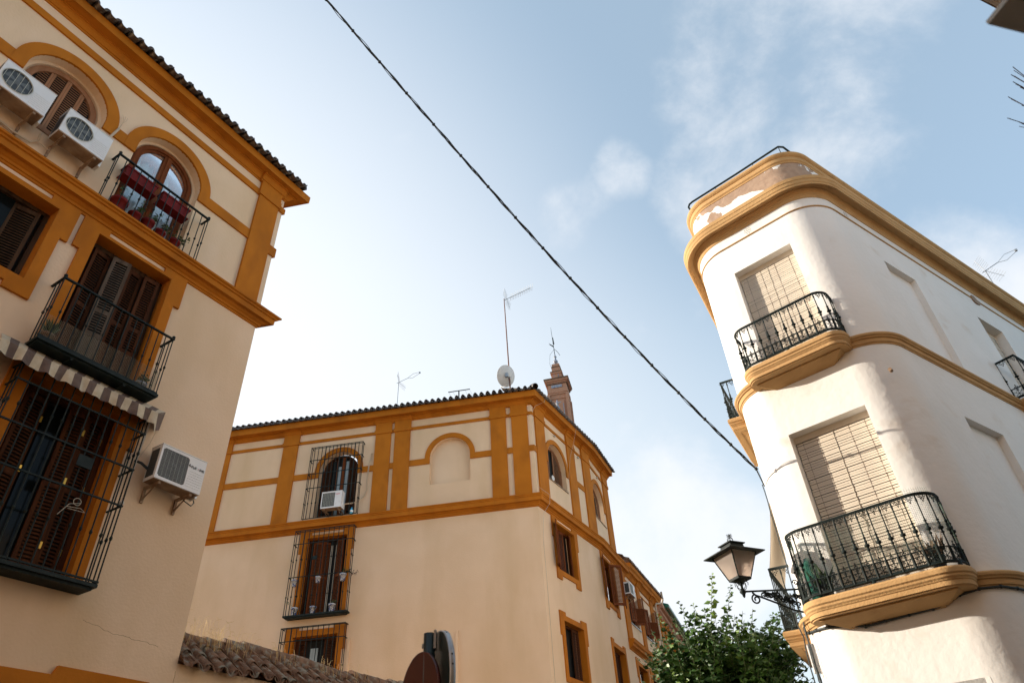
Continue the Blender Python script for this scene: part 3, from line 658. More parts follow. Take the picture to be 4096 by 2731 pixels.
t = pot(FL, 3.05, .17, 7.65, .10, .16, 'spiky dark plant in a brown pot at the left of the iron balcony', G, m='oldtile', plant=None)
b = MB(); rd = random.Random(5)
for _ in range(34):
    g0 = rd.uniform(0, 6.28); p = FL.P(3.05, .17, 7.81); dv = V((cos(g0)*.7, sin(g0)*.7, 1.2)).normalized(); leaf(b, p, dv, rd.uniform(.18, .3), 0, rd, .16)
obj('plant', b, 'leaf', t)
pot(FL, 4.50, .18, 7.65, .09, .13, 'low leafy plant in a pale pot at the right of the iron balcony', G, m='ceramic', n=110, seed=77)

# ================================================================== middle house
SA = -2.428
H2 = thing('corner_house', 'middle cream and ochre house with pilasters, caged windows and a dish on its roof', 'house', FA.P(-5, -3, 0), 'cream houses with ochre trim')
cB0 = 19.795
mAB = mitre(FA, FB); mBC = mitre(FB, FC)
b = MB(); hA = [arch(-9.875, .765, 13.83, 12.0), arch(-5.57, .765, 13.83, 12.76), rect(-10.75, -9.26, 8.55, 11.24), rect(-10.76, -9.26, 5.9, 7.91)]
b.prism(FA, rect(-17.5, SA, 0, 15.75), 0, 0, hA, rev=False)
def reveal(b, fr, h, dp, e=0):
    for k in range(len(h)):
        p, q = h[k], h[(k+1) % len(h)]; b.poly([fr.P(p[0], 0, p[1]), fr.P(q[0], 0, q[1]), fr.P(q[0], -dp, q[1]), fr.P(p[0], -dp, p[1])])
for h, dp in zip(hA, (.28, .16, .3, .3)): reveal(b, FA, h, dp)
b.prism(FA, arch(-5.57, .765, 13.83, 12.76), -.16, -.16, rev=False)
b.poly([FA.P(-17.5, 0, 0), FA.P(-17.5, -12, 0), FA.P(-17.5, -12, 15.75), FA.P(-17.5, 0, 15.75)])
hB = [arch(21.63, .78, 13.83, 12.95), rect(20.97, 22.48, 9.59, 11.25), rect(20.97, 22.45, 6.23, 7.91)]
b.prism(FB, rect(cB0, 24.87, 0, 15.75), 0, 0, hB, rev=False)
for h in hB: reveal(b, FB, h, .28)
hC = [arch(.86, .78, 13.83, 12.95)]
b.prism(FC, rect(0, 2.70, 11.6, 15.75), 0, 0, hC, rev=False); reveal(b, FC, hC[0], .28)
hC2 = [rect(.18, 1.68, 9.56, 11.22), rect(.18, 1.73, 6.2, 7.9), rect(3.70, 5.18, 6.2, 7.88), rect(6.0, 7.5, 6.2, 7.88), arch(4.42, .76, 10.12, 9.53), arch(6.93, .70, 10.16, 9.53)]
b.prism(FC, rect(0, 9.45, 0, 11.6), 0, 0, hC2, rev=False)
for h in hC2: reveal(b, FC, h, .28)
b.poly([FC.P(2.7, 0, 11.6), FC.P(2.7, -6, 11.6), FC.P(2.7, -6, 15.75), FC.P(2.7, 0, 15.75)])
obj('wall', b, 'cream', H2)
strM = [(-.04, 11.44), (.004, 11.44), (.03, 11.455), (.035, 11.49), (.055, 11.495), (.06, 11.54), (.09, 11.56), (.12, 11.60), (.18, 11.605), (.182, 11.595), (.22, 11.6), (.232, 11.735), (.25, 11.745), (.255, 11.785), (.275, 11.79), (.285, 11.835), (-.04, 11.87)]
def pathM(s0, sC): return [(FA.P(s0, 0, 0), FA.o), (FA.P(SA, 0, 0), mAB), (FB.P(24.87, 0, 0), mBC), (FC.P(sC, 0, 0), FC.o)]
b = MB(); b.sweep(pathM(-17.5, 3.75), strM); obj('string_course', b, 'ochre', H2)
corM = [(-.04, 15.57), (.02, 15.575), (.025, 15.61), (.05, 15.62), (.075, 15.67), (.11, 15.70), (.14, 15.71), (.142, 15.745), (.34, 15.75), (.342, 15.735), (.362, 15.735), (.372, 15.99), (-.04, 16.06)]
b = MB(); b.sweep(pathM(-17.5, 2.70), corM)
resM = [(d+.055 if d > 0 else d, z-.004) for d, z in corM[:7]]+[(.2, 15.742), (-.04, 15.742)]
prs = [(FA, -15.1, -14.42), (FA, -12.32, -11.6), (FA, -8.56, -7.07), (FB, 22.62, 23.4), (FB, 24.07, 24.87), (FC, 1.8, 2.7)]
for fr, a, c in prs: b.sweep(straight(fr, a, c), resM)
b.sweep([(FA.P(-4.06, 0, 0), FA.o), (FA.P(SA, 0, 0), mAB), (FB.P(20.76, 0, 0), FB.o)], resM)
obj('cornice', b, 'ochre', H2)
for fr, a, c in ((FA, -15.0, -14.47), (FA, -12.265, -11.655), (FA, -8.505, -7.89), (FA, -7.74, -7.125), (FA, -4.0, -3.41), (FA, -3.2, -2.59), (FB, 19.98, 20.72), (FB, 22.67, 23.35), (FB, 24.12, 24.865), (FC, 1.86, 2.66)):
    b = MB(); b.prism(fr, rect(a, c, 11.8, 15.6), -.01, .06); b.prism(fr, rect(a-.045, c+.045 if c != 24.865 else c, 15.13, 15.275), -.01, .092); b.prism(fr, rect(a-.02, c+.02 if c != 24.865 else c, 15.275, 15.6), -.01, .075)
    obj('pilaster', b, 'ochre', H2)
b = MB(); P15 = [(-.01, 15.14), (.036, 15.14), (.036, 15.262), (-.01, 15.262)]; b.sweep(pathM(-17.5, 2.70), P15)
P13 = [(-.01, 13.6), (.036, 13.6), (.036, 13.835), (-.01, 13.835)]
for fr, a, c in ((FA, -17.5, -10.80), (FA, -8.95, -6.50), (FA, -4.64, -2.7), (FB, 22.50, 24.87), (FC, 1.72, 2.66), (FB, 20.0, 20.72)): b.sweep(straight(fr, a, c), P13)
b.sweep([(FA.P(-2.7, 0, 0), FA.o), (FA.P(SA, 0, 0), mAB), (FB.P(20.0, 0, 0), FB.o)], P13)
obj('band', b, 'ochre', H2)
for fr, c, r0, r1, zc in ((FA, -9.875, .765, .955, 13.83), (FA, -5.57, .765, .955, 13.83), (FB, 21.63, .78, .965, 13.83), (FC, .86, .78, .965, 13.83)):
    b = MB(); b.prism(fr, arch(c, r1, zc, 13.601, 28)+arch(c, r0, zc, 13.601, 28)[::-1], -.01, .042); obj('arch_surround', b, 'ochre', H2)
surround(H2, FA, -10.75, -9.26, 8.55, 11.24, full=8.5, ztop=11.44, jw=.0) if False else None
def surr2(fr, a, c, z0, z1, **k): return surround(H2, fr, a, c, z0, z1, **k)
surr2(FA, -10.75, -9.26, 8.55, 11.24, full=8.5, ztop=11.45, ear=.085, earz=.68)
surr2(FA, -10.76, -9.26, 5.9, 7.91, ztop=8.215, ear=.12, earz=.62)
surr2(FB, 20.97, 22.48, 9.59, 11.25, ztop=11.45, ear=.10, foot=.33, earz=.70)
surr2(FB, 20.97, 22.45, 6.23, 7.91, ztop=8.19, ear=.11, earz=.62)
surr2(FC, .18, 1.68, 9.56, 11.22, ztop=11.44, ear=.0, foot=.33, earz=.66)
surr2(FC, .18, 1.73, 6.2, 7.9, ztop=8.17, ear=.0, earz=.62)
surr2(FC, 3.70, 5.18, 6.2, 7.88, ztop=8.15, ear=.10, earz=.62); surr2(FC, 6.0, 7.5, 6.2, 7.88, ztop=8.15, ear=.10, earz=.62)
# wing
b = MB(); strW = [(-.04, 8.30), (.03, 8.31), (.05, 8.36), (.10, 8.40), (.17, 8.42), (.18, 8.50), (.24, 8.55), (.25, 8.62), (.27, 8.68), (-.04, 8.72)]; b.sweep(straight(FC, 2.70, 9.45), strW); obj('string_course', b, 'ochre', H2)
b = MB(); corW = [(-.04, 11.54), (.03, 11.55), (.06, 11.60), (.10, 11.66), (.15, 11.70), (.22, 11.72), (.24, 11.84), (.30, 11.90), (.32, 12.05), (-.04, 12.1)]; b.sweep(straight(FC, 3.76, 9.60), corW)
for a, c in ((5.38, 6.02), (7.88, 8.56)): b.sweep(straight(FC, a, c), [(d+.05 if d > 0 else d, z-.003) for d, z in corW[:6]]+[(-.04, 11.715)])
b.box(FC, 3.76, 9.6, -.04, .0, 11.5, 12.1); obj('cornice', b, 'ochre', H2)
b = MB()
b.sweep(straight(FC, 2.80, 9.45), [(-.01, 11.24), (.03, 11.24), (.03, 11.31), (-.01, 11.31)]); obj('band', b, 'ochre', H2)
for a, c in ((2.74, 3.44), (5.43, 5.96), (7.93, 8.5)):
    b = MB(); b.prism(FC, rect(a, c, 8.7, 11.56), -.01, .06); obj('pilaster', b, 'ochre', H2)
for a, c in ((3.63, 5.21), (6.2, 7.66)):
    b = MB(); b.box(FC, a-.06, c+.06, -.2, .04, 9.49, 9.53); obj('sill', b, 'steel', H2)
for fr, a, c in ((FB, 20.8, 22.46), (FC, .03, 1.7)):
    b = MB(); b.box(fr, a, c, -.2, .03, 12.91, 12.95); obj('sill', b, 'acunder', H2)
# roofs
b = tile_eave((FA, -17.4, -2.30), .2435, d0=.36, z0=16.005, over=.14, courses=2)
def joinmb(b, b2):
    k0 = len(b.v); b.v += b2.v; b.f += [tuple(i+k0 for i in q) for q in b2.f]; b.s += b2.s; b.m += b2.m
joinmb(b, tile_eave((FB, 19.68, 24.98), .2435, d0=.36, z0=16.005, over=.14, courses=2)); joinmb(b, tile_eave((FC, .02, 2.9), .2435, d0=.36, z0=16.005, over=.14, courses=2))
hp = FA.P(SA, 0, 0)
b.tube([hp+mAB*.42+V((0, 0, 16.10)), hp+mAB*.3+V((0, 0, 16.17)), hp-mAB*.6+V((0, 0, 16.40))], [.12, .125, .09], 12, cap=False)
obj('roof', b, 'tile', H2)
b = MB(); e0 = FA.P(-17.5, .3, 15.99); e1 = hp+mAB*.3+V((0, 0, 15.99)); e2 = FB.P(24.87, 0, 0)+mBC*.3+V((0, 0, 15.99)); e3 = FC.P(2.8, .3, 15.99)
rdg = hp-mAB*5+V((0, 0, 17.8)); rdg2 = FA.P(-17.5, -5, 17.8); rdg3 = FC.P(2.0, -4.5, 17.6)
b.poly([e0, e1, rdg, rdg2]); b.poly([e1, e2, rdg3, rdg]); b.poly([e2, e3, rdg3]); b.poly([e3, FC.P(2.8, -7, 15.99), rdg3]); obj('roof_deck', b, 'oldtile', H2)
b = tile_eave((FC, 3.55, 10.0), .235, d0=.30, z0=12.08, over=.08, courses=3, slope=24); obj('roof', b, 'oldtile', H2)
b = MB(); b.poly([FC.P(2.7, .28, 12.08), FC.P(10, .28, 12.08), FC.P(10, -4, 13.8), FC.P(2.7, -4, 13.8)]); obj('roof_deck', b, 'oldtile', H2)

# far wing with the green eave
H3 = thing('house', 'far ochre wing with green glazed eave, half hidden by the orange tree', 'house', FD.P(7, -3, 0), 'cream houses with ochre trim')
b = MB(); b.prism(FD, rect(0, 16, 0, 11.5), -.3, 0); obj('wall', b, 'cream', H3)
for k in range(7):
    a = .25+k*1.28; b = MB(); b.prism(FD, rect(a, a+.42, 5, 11.4), -.01, .10); b.box(FD, a-.05, a+.47, 0, .16, 10.9, 11.05); obj('pilaster', b, 'ochre', H3)
    if k < 6:
        b = MB(); b.prism(FD, arch(a+.85, .26, 9.9, 8.9, 10), .004, .01); obj('window', b, 'darkin', H3)
b = MB(); b.sweep(straight(FD, 0, 16), [(-.04, 11.3), (.05, 11.32), (.1, 11.42), (.18, 11.46), (.2, 11.55), (.34, 11.58), (.36, 11.75), (-.04, 11.8)]); b.sweep(straight(FD, 0, 16), [(-.04, 8.3), (.2, 8.45), (.25, 8.6), (-.04, 8.65)]); obj('cornice', b, 'brick', H3)
b = tile_eave((FD, .7, 16), .3, d0=.42, z0=11.78, over=.12, courses=2, r=.12)
joinmb(b, tile_eave((FD, .7, 16), .3, d0=.42, z0=11.78, over=.12, courses=2, r=.12, dense=False)) if False else None
b.tube([FD.P(.6+k*.3, .50, 11.78) for k in range(52)], [.10+.014*(k % 2) for k in range(52)], 8)
obj('roof', b, 'greentile', H3)
b = MB(); b.tube([FC.P(9.85, .33, 12.42), FC.P(9.85, .34, 12.0), FC.P(9.7, .3, 11.8), FC.P(9.0, .12, 11.66), FC.P(8.86, .12, 11.5), FC.P(8.86, .12, 4)], .05, 8)
single('downpipe', b, 'cream_cable', 'cream rain pipe where the middle house meets the far wing', 'pipe')
# conduits on the big blank wall
G = 'cream conduits on the blank wall of the middle house'
for s, z, l_ in ((-8.885, 7.68, 'short cream conduit beside the lowest caged window'), (-5.34, 7.62, 'cream conduit standing alone on the blank wall right of the road signs')):
    b = MB(); b.box(FA, s, s+.09, 0, .045, 0, z); single('conduit', b, 'cream', l_, 'conduit', G)

# --- windows of the middle house
def arched_shutters(fr, c, r, zc, z0, parent, label, leaves, m='redwood', sill=.0, dpt=-.2, pane=True):
    b = ringframe(fr, c, r, zc, z0, .07, dpt-.04, dpt+.04); w_ = obj('window', b, m, parent, label)
    b = MB(); b.prism(fr, arch(c, r, zc, z0), dpt-.07, dpt-.065, rev=False); obj('dark_backing', b, 'darkin', w_)
    cl = arch_clip(0, r-.08, zc)
    for (x0, x1, ang, hinge) in leaves:
        f1 = fr.sub(c+hinge, dpt+.03, ang)
        cc = lambda z, h=hinge: (lambda q: None if q is None else (q[0]-h, q[1]-h))(cl(z))
        bb = MB(); st = .04
        for y0, y1 in ((x0-hinge, x0-hinge+st), (x1-hinge-st, x1-hinge)):
            m_ = max(abs(y0+hinge), abs(y1+hinge)); bb.box(f1, y0, y1, 0, .035, z0+.05, zc+sqrt(max((r-.08)**2-m_*m_, 0)))
        bb.box(f1, x0-hinge, x1-hinge, .002, .033, z0+.05, z0+.12)
        lf = obj('shutter', bb, m, w_); leafpanel(f1, x0-hinge, x1-hinge, z0+.12, zc+r, w_, m, clip=cc, st=.04, pitch=.055, name='louvre')
    return w_
# caged arched window
wd = arched_shutters(FA, -9.875, .70, 13.83, 12.02, H2, 'arched window behind a cage, brown shutters and narrow panes', [(.34, .66, 0, 0.34), (-.66, -.36, 0, -.66)], 'wood', dpt=-.22)
b = MB(); b.box(FA, -10.0, -9.84, -.262, -.256, 12.1, 14.1); b.box(FA, -9.74, -9.58, -.262, -.256, 12.1, 14.3); obj('pane', b, 'curtain', wd)
b = MB(); b.box(FA, -9.84, -9.74, -.26, -.2, 12.05, 14.45); b.box(FA, -10.05, -10.0, -.26, -.21, 12.05, 14.4); b.box(FA, -9.58, -9.54, -.26, -.21, 12.05, 14.4); obj('mullion', b, 'redwood', wd)
wd = boxwindow(H2, FA, -10.75, -9.26, 8.55, 11.24, 'wood', label='tall window with open brown shutters behind flower pots')
for (s, an, w_, m_) in ((-10.55, 3, .32, 'redwood'), (-10.22, 38, .28, 'redwood'), (-9.68, -25, .34, 'redwood')):
    f1 = FA.sub(s, -.2, an); leafpanel(f1, 0, w_, 8.62, 11.14, wd, m_)
b = MB(); b.box(FA, -9.93, -9.87, -.28, -.25, 8.7, 11.0); b.box(FA, -9.75, -9.72, -.28, -.25, 8.7, 11.0); obj('mullion', b, 'cord', wd)
wd = boxwindow(H2, FA, -10.76, -9.26, 5.9, 7.91, 'wood', label='lowest caged window with one shutter and a pale curtain')
leafpanel(FA.sub(-9.75, -.2, 0), 0, .42, 5.95, 7.84, wd, 'wood'); leafpanel(FA.sub(-10.7, -.2, 30), 0, .3, 5.95, 7.84, wd, 'wood')
b = MB(); b.box(FA, -10.28, -10.0, -.3, -.29, 5.95, 7.6); obj('curtain', b, 'curtain', wd)
# facade B windows
wd = arched_shutters(FB, 21.63, .70, 13.83, 12.97, H2, 'arched corner window with half open brown shutters', [(-.68, -.30, 6, -.68), (.06, .68, -4, .68)], 'pinkwood')
b = MB(); b.lathe(FB.P(21.28, -.05, 13.12), [(0, .001), (.002, .10), (.03, .10), (.03, .085), (.012, .08), (.012, .001)], 16, ax=FB.o, cap=False); obj('dish_reflector', b, 'ac', wd)
wd = arched_shutters(FC, .86, .70, 13.83, 12.97, H2, 'second arched window with brown shutters near the roof end', [(-.68, -.1, 4, -.68), (-.08, .5, -4, .5)], 'pinkwood')
def openwin(fr, a, c, z0, z1, leaves, label, m='redwood', dark=True):
    w_ = boxwindow(H2, fr, a, c, z0, z1, m, d=-.27, label=label)
    for (s, d, ang, wdt) in leaves: leafpanel(fr.sub(s, d, ang), 0, wdt, z0+.05, z1-.06, w_, m)
    b = MB(); b.box(fr, a, c, -.25, .0, z0+.0, z0+.03); obj('sill', b, m, w_); return w_
openwin(FB, 20.97, 22.48, 9.59, 11.25, [(21.0, .03, -152, .5), (21.55, -.22, -8, .34), (22.44, -.12, 205, .34)], 'window near the corner with one shutter swung open')
openwin(FB, 20.97, 22.45, 6.23, 7.91, [(21.02, -.2, 8, .32), (21.9, -.2, -4, .42)], 'lower window near the corner with shutters ajar', 'wood')
openwin(FC, .18, 1.68, 9.56, 11.22, [(.20, .04, -160, .45)], 'window with red-brown folding shutters swung out over the street')
f1 = FC.sub(.98, .03, -48); f2 = FC.sub(1.25, .42, -5)
leafpanel(f1, 0, .55, 9.55, 11.15, H2, 'redwood', name='shutter'); leafpanel(FC.sub(1.36, .42, 12), 0, .40, 9.55, 11.15, H2, 'redwood', name='shutter')
openwin(FC, .18, 1.73, 6.2, 7.9, [(.3, -.2, 5, .3), (.9, -.2, -5, .3)], 'dark lower window, second from the corner', 'wood')
openwin(FC, 3.70, 5.18, 6.2, 7.88, [(3.75, -.2, 5, .3)], 'dark lower window, third from the corner', 'wood'); openwin(FC, 6.0, 7.5, 6.2, 7.88, [(6.05, -.2, 5, .3)], 'dark lower window behind the orange tree', 'wood')
for c, lab in ((4.42, 'arched window of the low wing with shutters swung out, below the grey unit'), (6.93, 'arched window of the low wing nearest the rain pipe')):
    wd = arched_shutters(FC, c, .70, 10.14, 9.55, H2, lab, [(-.68, -.3, 4, -.68)], 'redwood')
    leafpanel(FC.sub(c-.72, .04, -20), 0, .34, 9.6, 10.72, wd, 'redwood')
    f1 = FC.sub(c+.02, .0, -50); leafpanel(f1, 0, .5, 9.6, 10.75, wd, 'redwood', clip=lambda z: (0, .5) if z < 10.2 else ((.5-sqrt(max(.25-(z-10.25)**2, 0)) if z > 10.25 else 0), .5) if z < 10.74 else None)
    b = MB(); b.box(f1, 0, .04, 0, .035, 9.6, 10.3); b.box(f1, .46, .5, 0, .035, 9.6, 10.76); b.box(f1, 0, .5, .002, .03, 9.6, 9.68); b.box(f1, .04, .46, -.006, -.002, 9.6, 10.3); obj('shutter', b, 'redwood', wd)
b = MB()
t = ac_unit(FC, 2.95, 3.72, 10.5, 10.98, .08, .34, 'vent', 'small grey vented unit high on the low wing beside the red shutters', 'outdoor units of air conditioners on the facades')

# --- cages on facade A
def cage(fr, a, c, z0, z1, bars, cross, d, floor, label, knots=(), top=True, heavy=(), openbot=False):
    b = MB()
    if floor: b.box(fr, a-.02, c+.02, 0, d+.02, z0-.05, z0); b.box(fr, a+.05, c-.05, .02, d-.02, z0-.09, z0-.05)
    else: b.box(fr, a, c, d-.01, d+.01, z0, z0+.02)
    gr_ = obj('window_grille', b, 'iron', H2, label); b = MB()
    for k in range(bars+1):
        s = a+(c-a)*k/bars; cyl_bar(b, fr, s, d, z0, z1, (.022 if k in heavy else .0135), knots if (not openbot or k < 4 or k > bars-3) else ())
    for s in (a, c): cyl_bar(b, fr, s, d*.5, z0, z1, .0135, knots)
    obj('bars', b, 'iron', gr_); b = MB()
    for z in cross+([z1] if top else []):
        b.box(fr, a-.015, c+.015, d-.013, d+.013, z, z+.022)
        for s in (a, c): b.box(fr, s-.013, s+.013, 0, d-.013, z+.001, z+.021)
    if top: b.box(fr, a+.02, c-.02, d*.55, d*.55+.02, z1+.001, z1+.02)
    obj('crossbars', b, 'iron', gr_); return gr_
cage(FA, -10.98, -8.93, 11.9, 14.79, 14, [14.24, 13.67, 13.09], .22, False, 'iron cage over the arched window with the air conditioner', (12.5,), heavy=(4, 8, 12), openbot=True)
gg = cage(FA, -11.10, -8.94, 8.55, 11.44, 12, [10.95, 9.79], .28, True, 'iron cage holding blue and white flower pots', (9.15, 10.4), heavy=(2,))
b = MB(); b.box(FA, -10.33, -10.17, .27, .30, 10.35, 10.48); obj('lock_plate', b, 'iron', gg)
cage(FA, -11.11, -8.93, 5.6, 8.15, 12, [7.73], .25, True, 'iron cage of the lowest window above the old tiled wall', (6.9,), heavy=(2,))
t = ac_unit(FA, -10.18, -9.42, 12.09, 12.71, .24, .52, 'vent', 'white air conditioner lettered FUJITSU inside the cage of the arched window', 'outdoor units of air conditioners on the facades', brand='r')
wall_text(t, 'lettering', 'FUJITSU', .05, FA.P(-9.66, .524, 12.58), FA.u, FA.o, 'redprint', .3)
b = MB(); c_ = FA.P(-9.12, .2, 11.9); b.lathe(c_, [(0, .001), (0, .06), (.14, .06), (.17, .05), (.22, .02), (.25, .02), (.25, .001)], 12, cap=False); tg = single('bottle', b, 'blue', 'blue and clear plastic bottle standing beside the caged air conditioner', 'bottle')
b = MB(); b.lathe(c_+V((0, 0, .06)), [(0, .062), (.07, .062)], 12, cap=False); lo_ = obj('bottle_label', b, 'white_paint', None); lo_.parent = tg; lo_.location = -tg.location
for e in (0, .03):
    b = MB(); pts = [FA.P(-8.62+e, .03, 14.35), FA.P(-8.64+e, .03, 14.1), FA.P(-8.68+e, .07, 13.9), FA.P(-8.7+e, .05, 13.6), FA.P(-8.72+e, .04, 13.2), FA.P(-8.70+e, .04, 12.85), FA.P(-8.78+e, .05, 12.6), FA.P(-8.95, .1, 12.4), FA.P(-9.15, .2, 12.3+e), FA.P(-9.4, .3, 12.25+e)]
    if e == 0: bb = MB()
    bb.tube(pts, .012, 5)
single('cable_bundle', bb, 'cream_cable', 'two pale pipes looping down beside the caged arched window', 'cable')
G = 'blue and white ceramic pots on the caged window'
for k, (s, z, r, h, n, ln, lab) in enumerate(((-10.78, 8.56, .12, .24, 10, (-.5, .05, .1), 'ceramic pot with dry twigs at the bottom left of the cage'), (-10.13, 8.56, .11, .22, 0, (0, 0, 0), 'ceramic pot without leaves in the bottom middle of the cage'), (-9.47, 8.56, .12, .24, 40, (.1, .05, .05), 'ceramic pot with green plant at the bottom right of the cage'),
                                         (-10.9, 9.5, .10, .22, 0, (0, 0, 0), 'empty ceramic pot hooked on the left bars of the cage'), (-10.06, 9.55, .09, .2, 12, (0, 0, 0), 'small ceramic pot hooked behind the middle bar of the cage'), (-9.18, 9.52, .11, .24, 90, (.28, .1, -.02), 'ceramic pot with red flowering geranium leaning out on the right of the cage'))):
    t = pot(FA, s, .2 if z < 9 else .24, z, r, h, lab, G, m='ceramic', n=n, seed=k+20, lean=ln, plant='x' if n else None)
    if k == 5:
        b = MB(); rd = random.Random(9)
        for _ in range(24): leaf(b, FA.P(-8.72, .35, 9.72)+V((rd.gauss(0, .05), rd.gauss(0, .03), rd.gauss(0, .04))), V((rd.uniform(-1, 1), rd.uniform(-1, 1), rd.uniform(-1, 1))), .045, 0, rd, 1)
        obj('flower', b, 'signred', t)
# thin wires draped on the corner
b = MB(); b.tube([FB.P(20.3, .45, 16.1), FB.P(20.25, .38, 15.8), FB.P(19.95, .12, 15.55), FB.P(19.86, .03, 15.3), FB.P(19.84, .03, 14), FB.P(19.88, .03, 13.4), FB.P(19.86, .03, 12.2), FB.P(20.15, .3, 11.93), FB.P(20.12, .3, 11.6), FB.P(19.95, .1, 11.2), FB.P(19.97, .012, 10.4), FB.P(19.99, .012, 9), FB.P(20.0, .012, 5)], .006, 4)
single('corner_wire', b, 'cord', 'thin wire running down the corner of the middle house', 'wire')
b = MB(); b.tube([FB.P(23.0, .45, 16.0), FB.P(22.95, .3, 15.4), FB.P(22.8, .1, 14.6), FB.P(22.55, .06, 13.6), FB.P(22.3, .03, 13.0), FB.P(22.5, .04, 12.96)], .005, 4)
single('loose_wire', b, 'cord', 'loose wire hanging from the eave past the arched corner window', 'wire')
G = 'small wire clips under the upper band of the corner facade'
for s in (21.55, 23.7, 25.9):
    fr, ss = (FB, s) if s < 24.87 else (FC, s-24.87)
    b = MB(); b.box(fr, ss, ss+.12, .0, .05, 15.02, 15.05); b.lathe(fr.P(ss+.06, .05, 15.0), [(0, .03), (.06, .03)], 8); single('wire_clip', b, 'cord', 'small cream wire clip just under the upper ochre band near the corner', 'clip', G)
G = 'aerials on the roofs'
# mast, UHF aerial, satellite dish
t = thing('television_aerial', 'tall rusty mast with a long comb aerial above the satellite dish', 'aerial', FA.P(-3.39, -1.5, 16.7), G)
b = MB(); b.tube([FA.P(-3.385, -1.5, 16.7), FA.P(-3.39, -1.5, 18.1), FA.P(-3.437, -1.5, 22.42)], [.032, .03, .02], 8); obj('mast', b, 'rust', t)
b = MB(); A0, A1 = FA.P(-3.43, -1.5, 22.33), FA.P(-2.19, -1.45, 22.79); b.tube([A0, A1], .014, 5); dv = (A1-A0)
for k in range(13):
    p = A0+dv*(.25+.06*k+.0008*k*k); l_ = .13
    for sx_, sz_ in ((1, 1), (-1, 1), (1, -1), (-1, -1)): b.tube([p, p+FA.o*(.09*sx_)+V((0, 0, .12*sz_))+dv.normalized()*(.05*sx_)], .0075, 3)
obj('boom', b, 'steel', t)
b = MB()
for k in range(6):
    for sg in (1, -1):
        p0 = A0+dv*.08; q = p0+V((0, 0, sg*(.08+.09*k)))-dv.normalized()*(.02*k-.05*(sg < 0)*k); b.tube([q-FA.o*.22-FA.u*.08, q+FA.o*.22+FA.u*.08], .005, 3)
for e in (-.22, -.07, .07, .22):
    for sg in (1, -1): b.tube([A0+dv*.08+FA.o*e, A0+dv*.08+FA.o*e+V((0, 0, sg*.55))-dv.normalized()*(.1-.25*(sg < 0))], .004, 3)
obj('reflector', b, 'steel', t)
t = thing('satellite_dish', 'white satellite dish seen from behind on the rusty mast', 'satellite dish', FA.P(-3.47, -1.42, 17.4))
dn = (FA.P(-3.47-.25, -1.42+0, 18.0)-FA.P(-3.47, -1.42+1.0, 17.8)).normalized()
dn = (FA.o*-.55+FA.u*-.68+V((0, 0, .42))).normalized(); dc = FA.P(-3.47, -1.36, 18.0)
b = MB(); prof = [(.09*(r_/.46)**2, r_) for r_ in (.001, .1, .2, .3, .38, .42, .46)]; b.lathe(dc, prof, 36, ax=dn, cap=False); b.tube([dc+dn*.09+(dn.orthogonal().normalized()*cos(a)+dn.cross(dn.orthogonal().normalized())*sin(a))*.46 for a in [2*pi*k/36 for k in range(37)]], .011, 5)
obj('reflector', b, 'dish', t)
b = MB(); b.box(Fr(p0=dc-V((0, 0, dc.z)), u=FA.u, o=FA.o), -.06, .06, .02, .12, dc.z-.1, dc.z+.1); b.tube([dc-dn*.02, FA.P(-3.39, -1.5, 17.95)], .03, 6); obj('mount', b, 'steel', t)
b = MB(); lnb = dc+dn*.42+V((0, 0, -.58)); b.tube([dc+V((0, 0, -.42)), lnb], .013, 5); b.lathe(lnb, [(0, .03), (.08, .03)], 8); obj('feed_arm', b, 'dish', t)
def yagi(fr, s, d, zb, zt, label, sc_=1., lean=0):
    t = thing('television_aerial', label, 'aerial', fr.P(s, d, zb), G)
    b = MB(); b.tube([fr.P(s, d, zb), fr.P(s+.02, d, zt)], .014*sc_, 6); obj('mast', b, 'steel', t)
    b = MB(); T = fr.P(s+.02, d, zt); bu = (fr.u*.9+V((0, 0, .35))).normalized(); b.tube([T-bu*.1*sc_, T+bu*.42*sc_], .012*sc_, 5)
    c0 = T+bu*.42*sc_; sd_ = fr.o.cross(bu).normalized(); 
    b.tube([c0, c0+bu*.32*sc_+sd_*.10*sc_, c0+bu*.62*sc_+sd_*.03*sc_, c0+bu*.62*sc_-sd_*.03*sc_, c0+bu*.22*sc_-sd_*.10*sc_, c0], .008*sc_, 4); b.box(Fr(p0=V((0, 0, 0))+V(((c0+bu*.62*sc_).x, (c0+bu*.62*sc_).y, 0)), u=fr.u, o=fr.o), -.03, .03, -.03, .03, (c0+bu*.62*sc_).z-.03, (c0+bu*.62*sc_).z+.03); obj('boom', b, 'steel', t)
    b = MB()
    for sg in (1, -1):
        for k in range(7):
            q = T+V((0, 0, sg*(.06+.07*k)*sc_))+bu*(.02+.05*k*(1 if sg < 0 else -.3))*sc_; b.tube([q-fr.o*.2*sc_-fr.u*.08*sc_, q+fr.o*.2*sc_+fr.u*.08*sc_], .004*sc_, 3)
        b.tube([T, T+V((0, 0, sg*.5*sc_))+bu*(.37*(1 if sg < 0 else -.3))*sc_], .007*sc_, 4)
    obj('reflector', b, 'steel', t); return t
yagi(FA, -8.63, -2.5, 17.1, 19.28, 'thin aerial with a diamond loop at the left of the tiled roof')
FY = Fr(p0=FR2.P(19.5, -.3, 0), u=V((cos(R(-25)), sin(R(-25)), 0)), o=V((sin(R(-25)), -cos(R(-25)), 0)))
yagi(FY, 0, 0, 12.9, 14.35, 'aerial peeping over the parapet of the white house at right', .95)
b = MB(); b.tube([FA.P(-5.82, -2.5, 17.1), FA.P(-5.82, -2.5, 18.38)], .03, 6); b.tube([FA.P(-6.3, -2.5, 18.37), FA.P(-5.32, -2.5, 18.38)], .022, 6)
